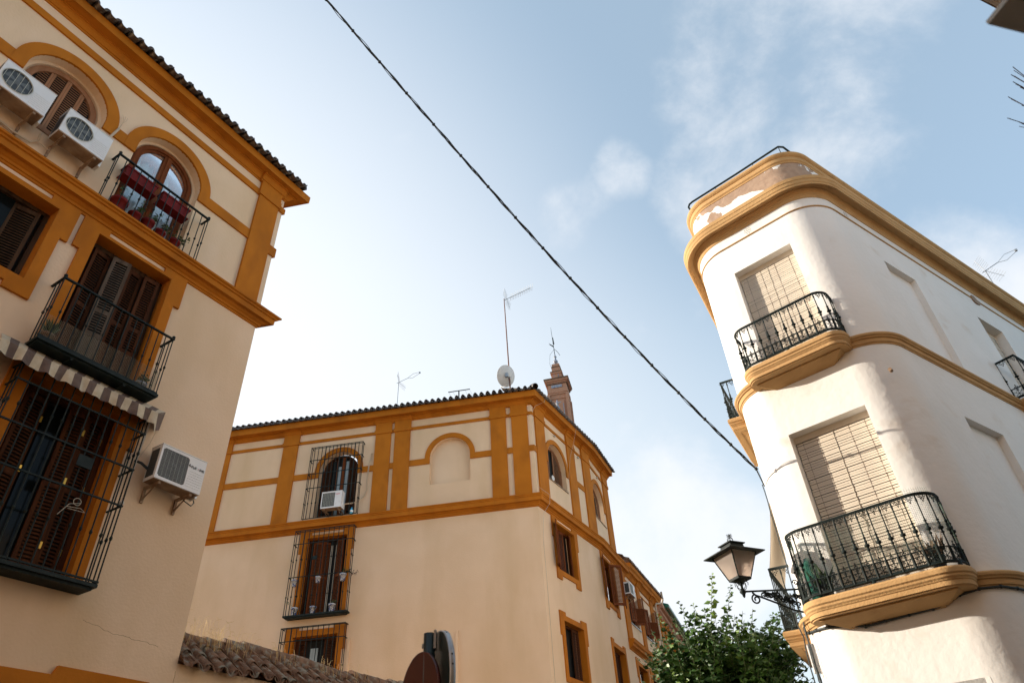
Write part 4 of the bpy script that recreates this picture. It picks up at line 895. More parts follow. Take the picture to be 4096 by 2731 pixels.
for e in (-6.28, -6.1, -5.55, -5.34): b.tube([FA.P(e, -2.5, 18.37), FA.P(e+.25, -5.5, 18.2)], .004, 3)
single('clothes_line', b, 'iron', 'dark T-shaped clothes line post between the two aerials', 'clothes line')

# ================================================================== right white house
H4 = thing('corner_house', 'white rounded house at right with golden cornice and iron balconies', 'house', FR1.P(2.5, -4, 0))
def arcpts(C, aA, aB, n=18):
    L = []
    for k in range(n+1):
        a = aA+(aB-aA)*k/n; o_ = V((cos(a), sin(a), 0)); L.append((C+o_*RR, o_))
    return L
aR0 = math.atan2(FR0.o.y, FR0.o.x); aR1 = math.atan2(FR1.o.y, FR1.o.x) % (2*pi); aR2 = math.atan2(FR2.o.y, FR2.o.x) % (2*pi); aR0 %= 2*pi
ARC_L = arcpts(CLc, aR0, aR1); ARC_R = arcpts(CRc, aR1, aR2)
S2 = FR2.u.dot(CRc)            # where the straight right-hand wall starts
PATH = [(FR0.P(24, 0, 0), FR0.o)]+[(V((p.x, p.y, 0)), o_) for p, o_ in ARC_L]+[(V((p.x, p.y, 0)), o_) for p, o_ in ARC_R]+[(FR2.P(40, 0, 0), FR2.o)]
SR = 1.273+.5966
b = MB(); h1 = [rect(1.99, 3.145, 8.20, 10.66), rect(1.90, 3.157, 4.30, 7.03), rect(1.81, 3.3, 1.9, 3.148)]
b.prism(FR1, rect(SR, 3.25, 0, 12.0), 0, 0, h1, rev=False)
for h, dp in zip(h1, (.22, .24, .05)): reveal(b, FR1, h, dp)
h2 = [rect(11.65, 12.735, 8.3, 10.58), rect(15.225, 16.31, 8.3, 10.665), rect(11.56, 12.81, 4.4, 7.033)]
b.prism(FR2, rect(S2, 40, 0, 12.0), 0, 0, h2, rev=False)
for h, dp in zip(h2, (.11, .22, .12)): reveal(b, FR2, h, dp)
for i in (0, 2): b.prism(FR2, h2[i], -(.11 if i == 0 else .12), -(.11 if i == 0 else .12), rev=False)
b.sweep(ARC_L, [(0, 0), (0, 12.0)], smooth=True, closed=False); b.sweep(ARC_R, [(0, 0), (0, 12.0)], smooth=True, closed=False)
b.poly([FR0.P(0, 0, 0), FR0.P(24, 0, 0), FR0.P(24, 0, 12), FR0.P(0, 0, 12)])
b.poly([FR0.P(24, 0, 0), FR2.P(40, 0, 0), FR2.P(40, 0, 12), FR0.P(24, 0, 12)])
obj('wall', b, 'white', H4)
# peeling parapet
m = bpy.data.materials.new('peeling_plaster'); m.use_nodes = True; t_ = m.node_tree; n = t_.nodes; l = t_.links
def mth(op, a, c=None):
    x = n.new('ShaderNodeMath'); x.operation = op
    for i, q in enumerate((a, c)):
        if q is None: continue
        if isinstance(q, (int, float)): x.inputs[i].default_value = q
        else: l.new(q, x.inputs[i])
    return x.outputs[0]
co = n.new('ShaderNodeTexCoord'); LW = H4.location
def dotn(vec):
    x = n.new('ShaderNodeVectorMath'); x.operation = 'DOT_PRODUCT'; x.inputs[1].default_value = vec; l.new(co.outputs['Object'], x.inputs[0]); return x.outputs['Value']
sN = mth('ADD', dotn(FR1.u), LW.dot(FR1.u)); zN = dotn((0, 0, 1))
zz_ = n.new('ShaderNodeTexNoise'); zz_.inputs['Scale'].default_value = 3.8; zz_.inputs['Detail'].default_value = 9; zz_.inputs['Roughness'].default_value = .55; l.new(co.outputs['Object'], zz_.inputs[0])
nz_ = mth('MULTIPLY', mth('SUBTRACT', zz_.outputs['Fac'], .5), 3.6)
def gauss(s0, z0, ws, wz, slope=0.):
    ds = mth('SUBTRACT', sN, s0); dz = mth('SUBTRACT', mth('SUBTRACT', zN, z0), mth('MULTIPLY', ds, slope))
    e = mth('ADD', mth('POWER', mth('ABSOLUTE', mth('DIVIDE', ds, ws)), 2.), mth('POWER', mth('ABSOLUTE', mth('DIVIDE', dz, wz)), 2.))
    return mth('SUBTRACT', 1., e)
patch = mth('MAXIMUM', mth('MAXIMUM', gauss(2.45, 12.72, 1.0, .20, -.0), gauss(1.75, 12.45, .75, .40)), mth('MAXIMUM', gauss(3.18, 12.40, .17, .20), gauss(1.0, 12.6, .16, .2)))
patch = mth('MINIMUM', patch, mth('MULTIPLY', gauss(2.35, 12.32, .42, .17, .25), -1.6))
pk = n.new('ShaderNodeMapRange'); pk.inputs['From Min'].default_value = -.008; pk.inputs['From Max'].default_value = .008; l.new(mth('ADD', patch, nz_), pk.inputs['Value'])
cr = n.new('ShaderNodeTexNoise'); cr.inputs['Scale'].default_value = 9; cr.inputs['Detail'].default_value = 6; l.new(co.outputs['Object'], cr.inputs[0])
rp = n.new('ShaderNodeValToRGB'); rp.color_ramp.elements[0].position = .35; rp.color_ramp.elements[1].position = .7; rp.color_ramp.elements[0].color = (.34, .225, .155, 1); rp.color_ramp.elements[1].color = (.42, .29, .205, 1); l.new(cr.outputs['Fac'], rp.inputs[0])
xx = n.new('ShaderNodeMix'); xx.data_type = 'RGBA'; xx.inputs['A'].default_value = (.82, .79, .75, 1); l.new(rp.outputs[0], xx.inputs['B']); l.new(pk.outputs[0], xx.inputs['Factor']); l.new(xx.outputs['Result'], n['Principled BSDF'].inputs['Base Color'])
n['Principled BSDF'].inputs['Roughness'].default_value = .9
bp = n.new('ShaderNodeBump'); bp.inputs['Strength'].default_value = .7; bp.inputs['Distance'].default_value = .03
hgt = mth('SUBTRACT', mth('MULTIPLY', mth('MULTIPLY', cr.outputs['Fac'], pk.outputs[0]), .6), mth('MULTIPLY', pk.outputs[0], .8)); l.new(hgt, bp.inputs['Height']); l.new(bp.outputs[0], n['Principled BSDF'].inputs['Normal'])
M['peel'] = m
b = MB(); b.sweep(PATH, [(-.10, 11.9), (-.10, 12.95)], smooth=True, closed=False); b.sweep(PATH, [(-.10, 12.95), (-.4, 12.95)], smooth=True, closed=False)
obj('parapet', b, 'peel', H4, 'parapet with flaking plaster')
corR = [(-.12, 11.60), (.012, 11.60), (.022, 11.625), (.03, 11.66), (.036, 11.665), (.045, 11.70), (.07, 11.74), (.095, 11.765), (.097, 11.785), (.20, 11.79), (.205, 11.74), (.235, 11.735), (.24, 11.775), (.252, 11.79), (.262, 11.85), (.275, 11.87), (.28, 11.945), (.22, 11.97), (-.12, 12.0)]
b = MB(); b.sweep(PATH, corR, smooth=True); obj('cornice', b, 'yellow', H4)
b = MB(); b.sweep(PATH, [(-.12, 12.80), (-.09, 12.80), (-.085, 12.83), (-.062, 12.86), (-.06, 12.95), (-.045, 12.96), (-.02, 12.99), (-.01, 13.02), (-.01, 13.05), (-.2, 13.06), (-.2, 12.9)], smooth=True); obj('coping', b, 'yellow', H4)
b = MB(); b.sweep(PATH, [(-.01, 11.34), (.018, 11.345), (.026, 11.357), (.018, 11.37), (-.01, 11.375)], smooth=True); obj('moulding', b, 'yellow', H4)
for z0 in (8.03, 4.135):
    b = MB(); b.sweep(PATH, [(-.01, z0), (.012, z0), (.016, z0+.02), (.035, z0+.03), (.04, z0+.055), (.045, z0+.09), (.07, z0+.10), (.075, z0+.115), (.10, z0+.135), (.105, z0+.165), (.09, z0+.185), (-.01, z0+.19)], smooth=True)
    for p, o_ in PATH[1:-1]: pass
    obj('string_course', b, 'yellow', H4)
# roof pipe rail
b = MB(); pts = [FR0.P(.9, -.2, 13.36), FR0.P(.25, -.2, 13.36)]+[V((CLc.x, CLc.y, 0))+V((cos(a), sin(a), 13.36))*1-V((0, 0, 0))+V((cos(a)*(RR-.2-1), sin(a)*(RR-.2-1), 0)) for a in [aR0+(aR1-aR0)*k/6 for k in range(7)]]
pts = [V((p.x, p.y, 13.31)) for p in pts]; pts += [FR1.P(2.6, -.2, 13.31), FR1.P(1.62, -.2, 13.31), FR1.P(1.5, -.24, 13.30), FR1.P(1.42, -.34, 13.25), FR1.P(1.40, -.5, 13.1)]
b.tube([FR1.P(3.66, -.2, 13.05), FR1.P(3.70, -.2, 13.22), FR1.P(3.66, -.2, 13.29), FR1.P(3.58, -.2, 13.31), FR1.P(2.5, -.2, 13.31), FR1.P(1.60, -.2, 13.33), FR1.P(1.50, -.2, 13.33), FR1.P(1.42, -.24, 13.28), FR1.P(1.34, -.3, 13.06)], .022, 8)
for s in (3.0, 2.1, 1.5): b.tube([FR1.P(s, -.2, 13.04), FR1.P(s, -.2, 13.31)], .008, 5)
b.box(FR1, 1.45, 3.62, -.24, -.2, 13.06, 13.10)
obj('roof_rail', b, 'iron', H4)
# vents
for fr, s, nm in ((FR1, 2.62, 'vent'), (FR2, 10.95, 'vent')):
    b = MB(); rd = random.Random(2)
    for k in range(17):
        a = k*2.4; r_ = .018*sqrt(k)+.006; c0 = (s+r_*cos(a), 11.48+r_*sin(a)); b.prism(fr, [(c0[0]+.011*cos(q+a)*(1.1 if i % 2 else .45), c0[1]+.011*sin(q+a)*(1.1 if i % 2 else .45)) for i, q in enumerate([pi*x/4 for x in range(8)])], .001, .002)
    obj(nm, b, 'darkin', H4)
b = MB(); b.prism(FR2, [(15.55, 11.30), (15.60, 11.44), (15.72, 11.46), (15.80, 11.38), (15.92, 11.36), (15.86, 11.26), (15.70, 11.22), (15.60, 11.24)], -.0, .03); obj('broken_moulding', b, 'acunder', H4)
b = MB(); b.lathe(FR1.P(1.36, 0, 7.42), [(-.05, .03), (.02, .03)], 8, ax=FR1.o); obj('pipe_stub', b, 'acunder', H4)

def blind(fr, a, c, z0, z1, d, parent, cords=4):
    b = MB(); b.box(fr, a, c, d-.03, d+.0, z1-.11, z1-.0); w_ = obj('window', b, 'blind', parent, 'tall window closed by a beige roller slat blind')
    b = MB(); zz = z1-.13
    while zz > z0: j_ = random.uniform(-.0025, .0025); k2 = random.uniform(-.004, .004); b.box(fr, a+.015+abs(k2), c-.015+k2, d-.006+j_, d+.006+j_, zz-.031+j_, zz+j_); zz -= .0405
    obj('blind', b, 'blind', w_); b = MB(); b.box(fr, a, c, d-.05, d-.04, z0, z1); obj('dark_backing', b, 'darkin', w_)
    b = MB()
    for k in range(cords): x = a+(c-a)*(k+.5)/cords; b.tube([fr.P(x, d+.008, z1-.12), fr.P(x, d+.008, z0)], .0026, 3)
    obj('ladder_cord', b, 'wood', w_); b = MB(); b.tube([fr.P((a+c)/2, d+.012, z1-.08), fr.P((a+c)/2+.02, d+.012, z1-1.4), fr.P((a+c)/2+.05, d+.012, z0+.2)], .004, 4); obj('pull_cord', b, 'cord', w_)
blind(FR1, 1.99, 3.145, 8.2, 10.66, -.17, H4); blind(FR1, 1.90, 3.157, 4.3, 7.03, -.19, H4, 5); blind(FR2, 15.225, 16.31, 8.3, 10.665, -.18, H4)
b = MB(); b.prism(FR1, rect(1.83, 3.28, 1.92, 3.128), -.04, -.01, [rect(1.855, 3.255, 1.95, 3.10)]); pl = obj('sign_board', b, 'black', H4); b = MB(); b.prism(FR1, rect(1.85, 3.26, 1.94, 3.11), -.05, -.03, rev=False); obj('board', b, 'white_paint', pl)

def slabpath(fr, a, c, r, n=8):
    """plan line of a balcony edge at unit offset: list of (s,d,os,od) relative to depth dmax"""
    return None
def balcony(fr, a, c, d, z, hgt, parent, label, rc=.28, nb=14, square=False, deep=False, net=False):
    """stone slab with moulded edge plus cast iron railing that follows its rounded plan; z = top of slab"""
    t = .245
    def plan(inset):
        D = d-inset; A_, C_ = a+inset, c-inset; r = max(rc-inset, .01) if not square else .004; L = [(A_, 0)]
        for k in range(9): g = pi-(pi/2)*k/8; L.append((A_+r+r*cos(g), D-r+r*sin(g)))
        for k in range(9): g = pi/2-(pi/2)*k/8; L.append((C_-r+r*cos(g), D-r+r*sin(g)))
        L.append((C_, 0)); return L
    prof = [(.075, -t), (.07, -t+.015), (.05, -t+.02), (.05, -t+.075), (.04, -t+.085), (.035, -t+.10), (.02, -t+.12), (.018, -t+.145), (.0, -t+.165), (0, -t+.215), (.012, -t+.24), (.03, 0)]
    b = MB(); rings = [[fr.P(s, max(q, 0), z+zo) for s, q in plan(i_)] for i_, zo in prof]
    for r0, r1 in zip(rings, rings[1:]):
        base = len(b.v); b.v += r0+r1; m_ = len(r0)
        for j in range(m_-1): b.f.append((base+j, base+j+1, base+m_+j+1, base+m_+j)); b.s.append(not square); b.m.append(0)
    b.poly(rings[0]); b.poly(rings[-1])
    if deep:   # little dentils under the nosing
        L = plan(.045); 
        for i in range(len(L)-1):
            p, q = V((L[i][0], L[i][1], 0)), V((L[i+1][0], L[i+1][1], 0)); m_ = int((q-p).length/.045)
            for k in range(m_):
                x = p+(q-p)*(k+.5)/m_; P_ = fr.P(x.x, x.y, z-t+.088); b.lathe(P_, [(0, .001), (.006, .012), (.014, .012), (.02, .001)], 5, cap=False)
    bl = obj('balcony', b, 'yellow', parent, label)
    b = MB(); mid = (a+c)/2; hw = (c-a)/2
    f0, f1_, bk = (d*.68 if deep else d*.50), z-t-.004, 0
    F = [fr.P(mid-hw*.80, f0, f1_), fr.P(mid+hw*.80, f0, f1_)]; K = [fr.P(mid-hw*.55, .0, f1_-.125), fr.P(mid+hw*.55, .0, f1_-.125)]
    F2 = [p-V((0, 0, .02)) for p in F]; b.poly([F[0], F[1], F2[1], F2[0]]); b.poly([F2[0], F2[1], K[1], K[0]])
    b.poly([F[0], F2[0], K[0], fr.P(mid-hw*.80, 0, f1_)]); b.poly([F[1], F2[1], K[1], fr.P(mid+hw*.80, 0, f1_)])
    obj('bracket_panel', b, 'yellow', bl)
    # railing
    L = [V(p+(0,)) for p in plan(.05)]; ln = [0]
    for i in range(len(L)-1): ln.append(ln[-1]+(L[i+1]-L[i]).length)
    def at(t_):
        t_ = min(max(t_, 0), ln[-1]-1e-6)
        for i in range(len(L)-1):
            if t_ <= ln[i+1]: q = L[i]+(L[i+1]-L[i])*((t_-ln[i])/max(ln[i+1]-ln[i], 1e-9)); return q, (L[i+1]-L[i]).normalized()
    zb = z+.05; zt = zb+hgt
    b = MB(); W = [fr.P(p.x, p.y, 0) for p in L]
    for zz, r in ((zt, .017), (zt-.02, .011), (zb, .016), (zb+.20, .010), (zb+.02, .010)): b.tube([p+V((0, 0, zz)) for p in W], r, 6)
    for q in (.1, .5, .9): p, _ = at(ln[-1]*q); P_ = fr.P(p.x, p.y, z); b.lathe(P_, [(-.02, .03), (.05, .025)], 6)
    rl = obj('railing', b, 'iron', bl)
    b = MB(); pr = [(0, .020), (.19, .020), (.20, .026), (.21, .012), (.36, .010), (.40, .011), (.405, .022), (.42, .022), (.425, .013), (.455, .014), (.465, .034), (.49, .036), (.50, .018), (.53, .017), (.55, .022), (.56, .013), (.585, .013), (.59, .021), (.60, .021), (.61, .011), (.66, .009), (.86, .009), (.90, .016), (.93, .012), (1, .012)]
    for k in range(nb+1):
        p, _ = at(ln[-1]*k/nb); P_ = fr.P(p.x, p.y, zb); pp = [(x*hgt if x > .25 else x*1.0, r) for x, r in pr]; b.lathe(P_, pp, 7, cap=False)
    obj('balusters', b, 'iron', rl)
    b = MB(); r_ = .0042
    for k in range(nb):
        (p, tg), (pa, _), (pb, _) = at(ln[-1]*(k+.5)/nb), at(ln[-1]*(k+.08)/nb), at(ln[-1]*(k+.92)/nb)
        cell = (pb-pa).length; X = lambda x, y: fr.P((p+tg*x*cell/2).x, (p+tg*x*cell/2).y, zb+.02+y*.18)
        for sg in (-1, 1):
            b.tube([X(sg*.9, .0), X(sg*.55, .22), X(sg*.12, .35), X(sg*.5, .52), X(sg*.9, .62)], r_, 4, cap=False); b.tube([X(sg*.9, 1), X(sg*.4, .88), X(sg*.1, .68), X(sg*.4, .56)], r_, 4, cap=False)
            b.tube([X(sg*.05, .0), X(sg*.45, .12), X(sg*.3, .28), X(0, .22)], r_, 4, cap=False); b.tube([X(sg*.08, .78), X(sg*.3, 1.08), X(0, 1.22)], r_*1.3, 4, cap=False)
        b.tube([X(0, -.02), X(0, 1.42)], r_*1.2, 4, cap=False)
        for (x, y, q) in ((0, .35, .013), (0, .68, .011), (0, 1.36, .012), (-.28, 1.14, .009), (.28, 1.14, .009), (-.55, .5, .009), (.55, .5, .009)): b.ball(X(x, y), q, 5)
        Y = lambda x, y: fr.P((p+tg*x*cell/2).x, (p+tg*x*cell/2).y, zt-.02-y*.1)
        for sg in (-1, 1): b.tube([Y(sg*.92, .0), Y(sg*.62, .4), Y(sg*.3, .12), Y(0, .55)], r_, 4, cap=False); b.tube([Y(sg*.5, 0), Y(sg*.28, .6), Y(0, .9)], r_, 4, cap=False)
        for (x, y, q) in ((0, .95, .011), (-.3, .62, .010), (.3, .62, .010), (0, .5, .010), (-.6, .4, .008), (.6, .4, .008)): b.ball(Y(x, y), q, 5)
    obj('ornament', b, 'iron', rl)
    if net:
        b = MB(); netting(b, [V((p.x, p.y, 0)) for p in [fr.P(*(at(ln[-1]*q/40)[0].to_tuple()[:2]), 0)+(fr.P((a+c)/2, 0, 0)-fr.P((a+c)/2, .03, 0)) for q in range(41)]], zb, zt+.02, .024, .0013)
        netting(b, [fr.P(c-.04, .02, 0), fr.P(c-.05, .20, 0)], zt, zt+.24, .03, .0014); netting(b, [fr.P(*(at(ln[-1]*q/40)[0].to_tuple()[:2]), 0) for q in range(4, 11)], zt, zt+.09, .03, .0014)
        obj('netting', b, 'net', rl)
    return bl
balcony(FR1, 1.68, 3.50, .44, 8.255, .80, H4, 'upper balcony with ornate iron railing on the narrow face', nb=15)
balcony(FR1, 1.46, 3.70, .47, 4.36, .94, H4, 'lower balcony with ornate iron railing, green netting and dentilled slab', rc=.36, nb=17, deep=True, net=True)
balcony(FR2, 14.50, 16.9, .40, 8.255, .84, H4, 'balcony at the right edge', square=True, nb=14)
balcony(FR0, .38, 2.3, .36, 8.255, .80, H4, 'upper balcony on the hidden side street face', square=True, nb=13)
balcony(FR0, .34, 2.2, .42, 4.36, .94, H4, 'lower balcony on the hidden side street face', square=True, nb=13)
b = MB(); k_ = 40
for i in range(k_):
    u0_, u1_ = i/k_, (i+.82)/k_
    f_ = lambda u_: (.03+.38*u_**1.4, 6.9-1.55*u_)
    (da, za), (db, zb_) = f_(u0_), f_(u1_); b.poly([FR0.P(.62, da, za), FR0.P(1.9, da, za), FR0.P(1.9, db, zb_), FR0.P(.62, db, zb_)]); b.poly([FR0.P(.62, da-.012, za), FR0.P(1.9, da-.012, za), FR0.P(1.9, db-.012, zb_), FR0.P(.62, db-.012, zb_)])
for s in (.66, 1.0, 1.5, 1.86): b.tube([FR0.P(s, .026+.38*(x/6)**1.4, 6.9-1.55*x/6) for x in range(7)], .008, 3)
single('hanging_blind', b, 'blind', 'beige slat blind draped over the rail of the lower side balcony', 'blind')
# plants on lower balcony
G = 'dry spiky plants on the lower balcony of the white house'
for k, (s, d, n_, col, lab) in enumerate(((1.78, .26, 40, 'dry', 'brown spiky dry plant at the right end of the lower balcony'), (3.25, .3, 34, 'leaf', 'spiky dark plant at the left end of the lower balcony'))):
    t = thing('potted_plant', lab, 'plant', FR1.P(s, d, 4.37), G); b = MB(); rd = random.Random(k+60); b.lathe(FR1.P(s, d, 4.37), [(0, .07), (.13, .10), (.16, .11), (.16, .09)], 12); obj('pot', b, 'black', t); b = MB()
    for _ in range(n_):
        g0 = rd.uniform(0, 6.28); dv = V((cos(g0)*.5, sin(g0)*.5, 1.3)).normalized(); leaf(b, FR1.P(s+rd.uniform(-.1, .1), d, 4.5), dv, rd.uniform(.2, .42), 0, rd, .07)
    obj('plant', b, 'acunder' if k == 0 else 'leaf', t)
b = MB(); b.lathe(FR1.P(3.42, .2, 4.37), [(0, .09), (.5, .1), (.62, .05), (.62, .001)], 10); single('watering_bottle', b, 'greentile', 'green plastic container behind the netting at the left of the lower balcony', 'container')

# black cable along the wall
b = MB(); q_ = [FR1.P(3.86, .05, 4.05)]
pts = [V((CLc.x, CLc.y, 0))+V((cos(a), sin(a), 0))*(RR+.03)+V((0, 0, zq)) for a, zq in ((R(168), 4.15), (R(180), 4.12), (R(195), 4.10), (R(212), 4.08))]
pts += [FR1.P(3.16, .03, 4.02), FR1.P(2.99, .03, 3.975), FR1.P(2.72, .03, 3.985), FR1.P(2.41, .03, 3.995), FR1.P(2.11, .03, 4.0), FR1.P(1.94, .03, 4.02), FR1.P(1.85, .03, 4.06)]
pts += [V((CRc.x, CRc.y, 0))+V((cos(a), sin(a), 0))*(RR+.03)+V((0, 0, zq)) for a, zq in ((aR1+.15, 4.09), (aR1+.45, 4.125), (aR1+.8, 4.13), (aR1+1.1, 4.11), (aR2, 4.10))]+[FR2.P(S2+.6, .03, 4.09), FR2.P(S2+1.6, .03, 4.03), FR2.P(18, .03, 4.06)]
b.tube(pts, .017, 6); 
for p in pts[1:-1]: b.ball(p, .026, 6)
single('wall_cable', b, 'cablem', 'black cable clipped to the white wall under the lower balcony', 'cable')
b = MB()
for e, (a, r_) in enumerate(((172, .013), (176, .010), (181, .010), (167, .010))):
    rd = random.Random(e); pts = [V((CLc.x, CLc.y, 0))+V((cos(R(a+rd.uniform(-3, 3))), sin(R(a+rd.uniform(-3, 3))), 0))*(RR+.05+.02*e)+V((0, 0, zq)) for zq in (4.75, 4.5, 4.3, 4.1, 3.9, 3.7, 3.5, 3.38)]; b.tube(pts, r_, 5)
cb = thing('junction_box', 'pale electrical box with tangled black cables below the lantern', 'electrical box', (CLc+V((cos(R(172)), sin(R(172)), 0))*RR).to_tuple()[:2]+(3.6,)); obj('cables', b, 'cablem', cb)
b = MB(); fj = Fr(p0=V((CLc.x, CLc.y, 0))+V((cos(R(166)), sin(R(166)), 0))*RR, u=V((-sin(R(166)), cos(R(166)), 0)), o=V((cos(R(166)), sin(R(166)), 0))); b.box(fj, -.07, .07, 0, .08, 3.62, 4.0); obj('box', b, 'ac', cb)

# overhead cable: twisted bundle with ties, sagging between the white house and the left
E0, E1 = V((-2.7196, 5.3875, 0)), V((3.9099, 10.3984, 0))
cz = [(0, 13.114), (.082, 12.522), (.162, 11.928), (.244, 11.329), (.304, 10.888), (.361, 10.51), (.407, 10.226), (.466, 9.757), (.528, 9.385), (.583, 9.03), (.662, 8.507), (.728, 8.125), (.814, 7.601), (.876, 7.262), (.95, 6.909), (1, 6.642)]
import numpy as np
co_ = np.polyfit([c[0] for c in cz], [c[1] for c in cz], 3); zf = lambda t: float(np.polyval(co_, t))
t = thing('overhead_cable', 'black twisted cable bundle with ties crossing the sky diagonally', 'cable', (E0.x, E0.y, zf(0)))
for st in range(3):
    b = MB(); pts = []
    for k in range(261):
        u_ = -.12+k*(1.12/260); tie = abs(((u_*16) % 1)-.5)*2; amp = .006+.010*(1-tie)**.7*(1 if st < 2 else 2.2)
        ph = u_*55+st*2.1; p = E0+(E1-E0)*u_+V((0, 0, zf(u_)))
        sd_ = V((-(E1-E0).y, (E1-E0).x, 0)).normalized(); pts.append(p+sd_*(amp*cos(ph))+V((0, 0, amp*sin(ph))))
    b.tube(pts, .0105 if st < 2 else .005, 6); obj('strand', b, 'cablem', t)
for k in range(-1, 17):
    b = MB(); u_ = k/16; p = E0+(E1-E0)*u_+V((0, 0, zf(u_))); b.ball(p, .030, 6); b.ball(p+V((.01, 0, .022)), .014, 5); obj('tie', b, 'cablem', t)
b = MB(); b.tube([E1+V((0, 0, 6.64)), V((CLc.x, CLc.y, 0))+V((cos(R(172)), sin(R(172)), 0))*(RR+.02)+V((0, 0, 6.5))], .012, 5); zz = 6.5; pts = []
for k in range(12): a = R(160+8*sin(k)); pts.append(V((CLc.x, CLc.y, 0))+V((cos(a), sin(a), 0))*(RR+.03)+V((0, 0, 6.6-k*.17)))
b.tube(pts, .009, 5); obj('drop_wire', b, 'cablem', t)

# ================================================================== wall lantern
def scroll(b, c, X, Z, r0, turns, r, n=18, start=0, sg=1):
    pts = []
    for k in range(n+1): a = start+sg*turns*2*pi*k/n; q = r0*(1-.75*k/n); pts.append(c+X*(q*cos(a))+Z*(q*sin(a)))
    b.tube(pts, r, 5)
def lantern(base, rot, label, parent_name='street_lamp', arm=None, sc_=1., group=None):
    """base: underside centre of the glass body"""
    t = thing(parent_name, label, 'lamp', base, group); ux = V((cos(R(rot)), sin(R(rot)), 0)); uy = V((-sin(R(rot)), cos(R(rot)), 0)); Z = V((0, 0, 1))
    def sq(h, z): return [base+ux*(a*h*sc_)+uy*(c*h*sc_)+Z*(z*sc_) for a, c in ((-1, -1), (1, -1), (1, 1), (-1, 1))]
    lo, hi = sq(.115, .02), sq(.235, .40); b = MB()
    for i in range(4):
        b.tube([lo[i], hi[i]], .011*sc_, 4); b.tube([lo[i], lo[(i+1) % 4]], .012*sc_, 4); b.tube([hi[i], hi[(i+1) % 4]], .010*sc_, 4)
    b.poly(sq(.12, .0)); l2, l3 = sq(.12, 0), sq(.12, .035)
    for i in range(4): b.poly([l2[i], l2[(i+1) % 4], l3[(i+1) % 4], l3[i]])
    obj('frame', b, 'iron', t)
    for i in range(4):
        b = MB(); a_, c_, e_, f_ = lo[i], lo[(i+1) % 4], hi[(i+1) % 4], hi[i]; b.poly([a_, c_, e_, f_]); obj('pane', b, 'frost', t)
    b = MB(); A_, B_, C_, D_ = sq(.335, .385), sq(.335, .40), sq(.13, .50), sq(.12, .55)
    b.poly(sq(.335, .385)); 
    for p, q in ((A_, B_), (B_, C_), (C_, D_)):
        for i in range(4): b.poly([p[i], p[(i+1) % 4], q[(i+1) % 4], q[i]])
    E_ = sq(.15, .55); F_ = sq(.15, .565)
    for i in range(4): b.poly([E_[i], E_[(i+1) % 4], F_[(i+1) % 4], F_[i]])
    b.poly(E_); b.poly(F_); obj('roof', b, 'iron', t)
    b = MB(); top = base+Z*(.565*sc_)
    b.tube([top, top+Z*.17*sc_], .007*sc_, 5)
    for a in (0, pi/2, pi, 3*pi/2):
        X = ux*cos(a)+uy*sin(a); b.tube([top+X*(.05*cos(q)+.0)*sc_*(1.2)+Z*(.055+.055*sin(q))*sc_ for q in [-pi/2+pi*k/8 for k in range(9)]], .0045*sc_, 4); scroll(b, top+X*.03*sc_+Z*.135*sc_, X, Z, .025*sc_, 1, .004*sc_)
    obj('finial', b, 'iron', t)
    b = MB(); b.lathe(base+Z*.06*sc_, [(0, .03), (.05, .035), (.07, .02), (.12, .045), (.17, .035), (.19, .001)], 10); obj('bulb', b, 'wood', t)
    if arm:
        Wp, zarm, ln = arm; D = (V((base.x, base.y, 0))-V((Wp.x, Wp.y, 0))).normalized(); b = MB(); P_ = lambda x, z: V((Wp.x, Wp.y, 0))+D*x+Z*z
        b.tube([P_(0, zarm), P_(ln, zarm)], .014, 6); b.lathe(P_(ln, zarm-.09), [(0, .008), (.02, .02), (.05, .026), (.08, .05), (.10, .05), (.115, .02), (.24, .017)], 10)
        b.tube([P_(.02, zarm-.34), P_(.18, zarm-.30), P_(.38, zarm-.2), P_(.6, zarm-.1), P_(.7, zarm-.06), P_(.74, zarm-.015)], .014, 6); scroll(b, P_(.70, zarm-.12), D, Z, .075, 1.4, .013, start=pi/2, sg=-1)
        b.box(Fr(p0=P_(0, 0), u=V((-D.y, D.x, 0)), o=D), -.03, .03, -.02, .02, zarm-.42, zarm+.1); scroll(b, P_(.04, zarm+.10), D, Z, .045, 1.2, .009)
        rd = random.Random(4)
        for k in range(26):
            x = .04+.021*k; y = zarm-.03-(.24-.33*x if x < .6 else .03)*rd.uniform(.2, .95); scroll(b, P_(x, max(y, zarm-.3+.42*x)), D, Z, rd.uniform(.025, .05), 1.1, .0115, start=rd.uniform(0, 6), n=10)
        for a in (0, pi/2, pi, 3*pi/2):
            X = ux*cos(a)+uy*sin(a); c0 = V((base.x, base.y, zarm)); b.tube([c0+X*.02+Z*.03, c0+X*.07+Z*.045, c0+X*.10+Z*.09, c0+X*.06+Z*.13, c0+X*.03+Z*.10], .006, 5); b.tube([c0+X*.03+Z*.11, c0+X*.09+Z*.17, c0+X*.14+Z*.15, c0+X*.13+Z*.11], .006, 5)
        obj('arm', b, 'iron', t)
    return t
W0 = V((4.1166, 10.6175, 0)); D0 = V((cos(R(183)), sin(R(183)), 0)); LB = W0+D0*.875+V((0, 0, 4.90))
lantern(LB, 205, 'wrought iron wall lantern with frosted glass on a scrolled arm beside the white house', arm=(W0, 4.735, .875))

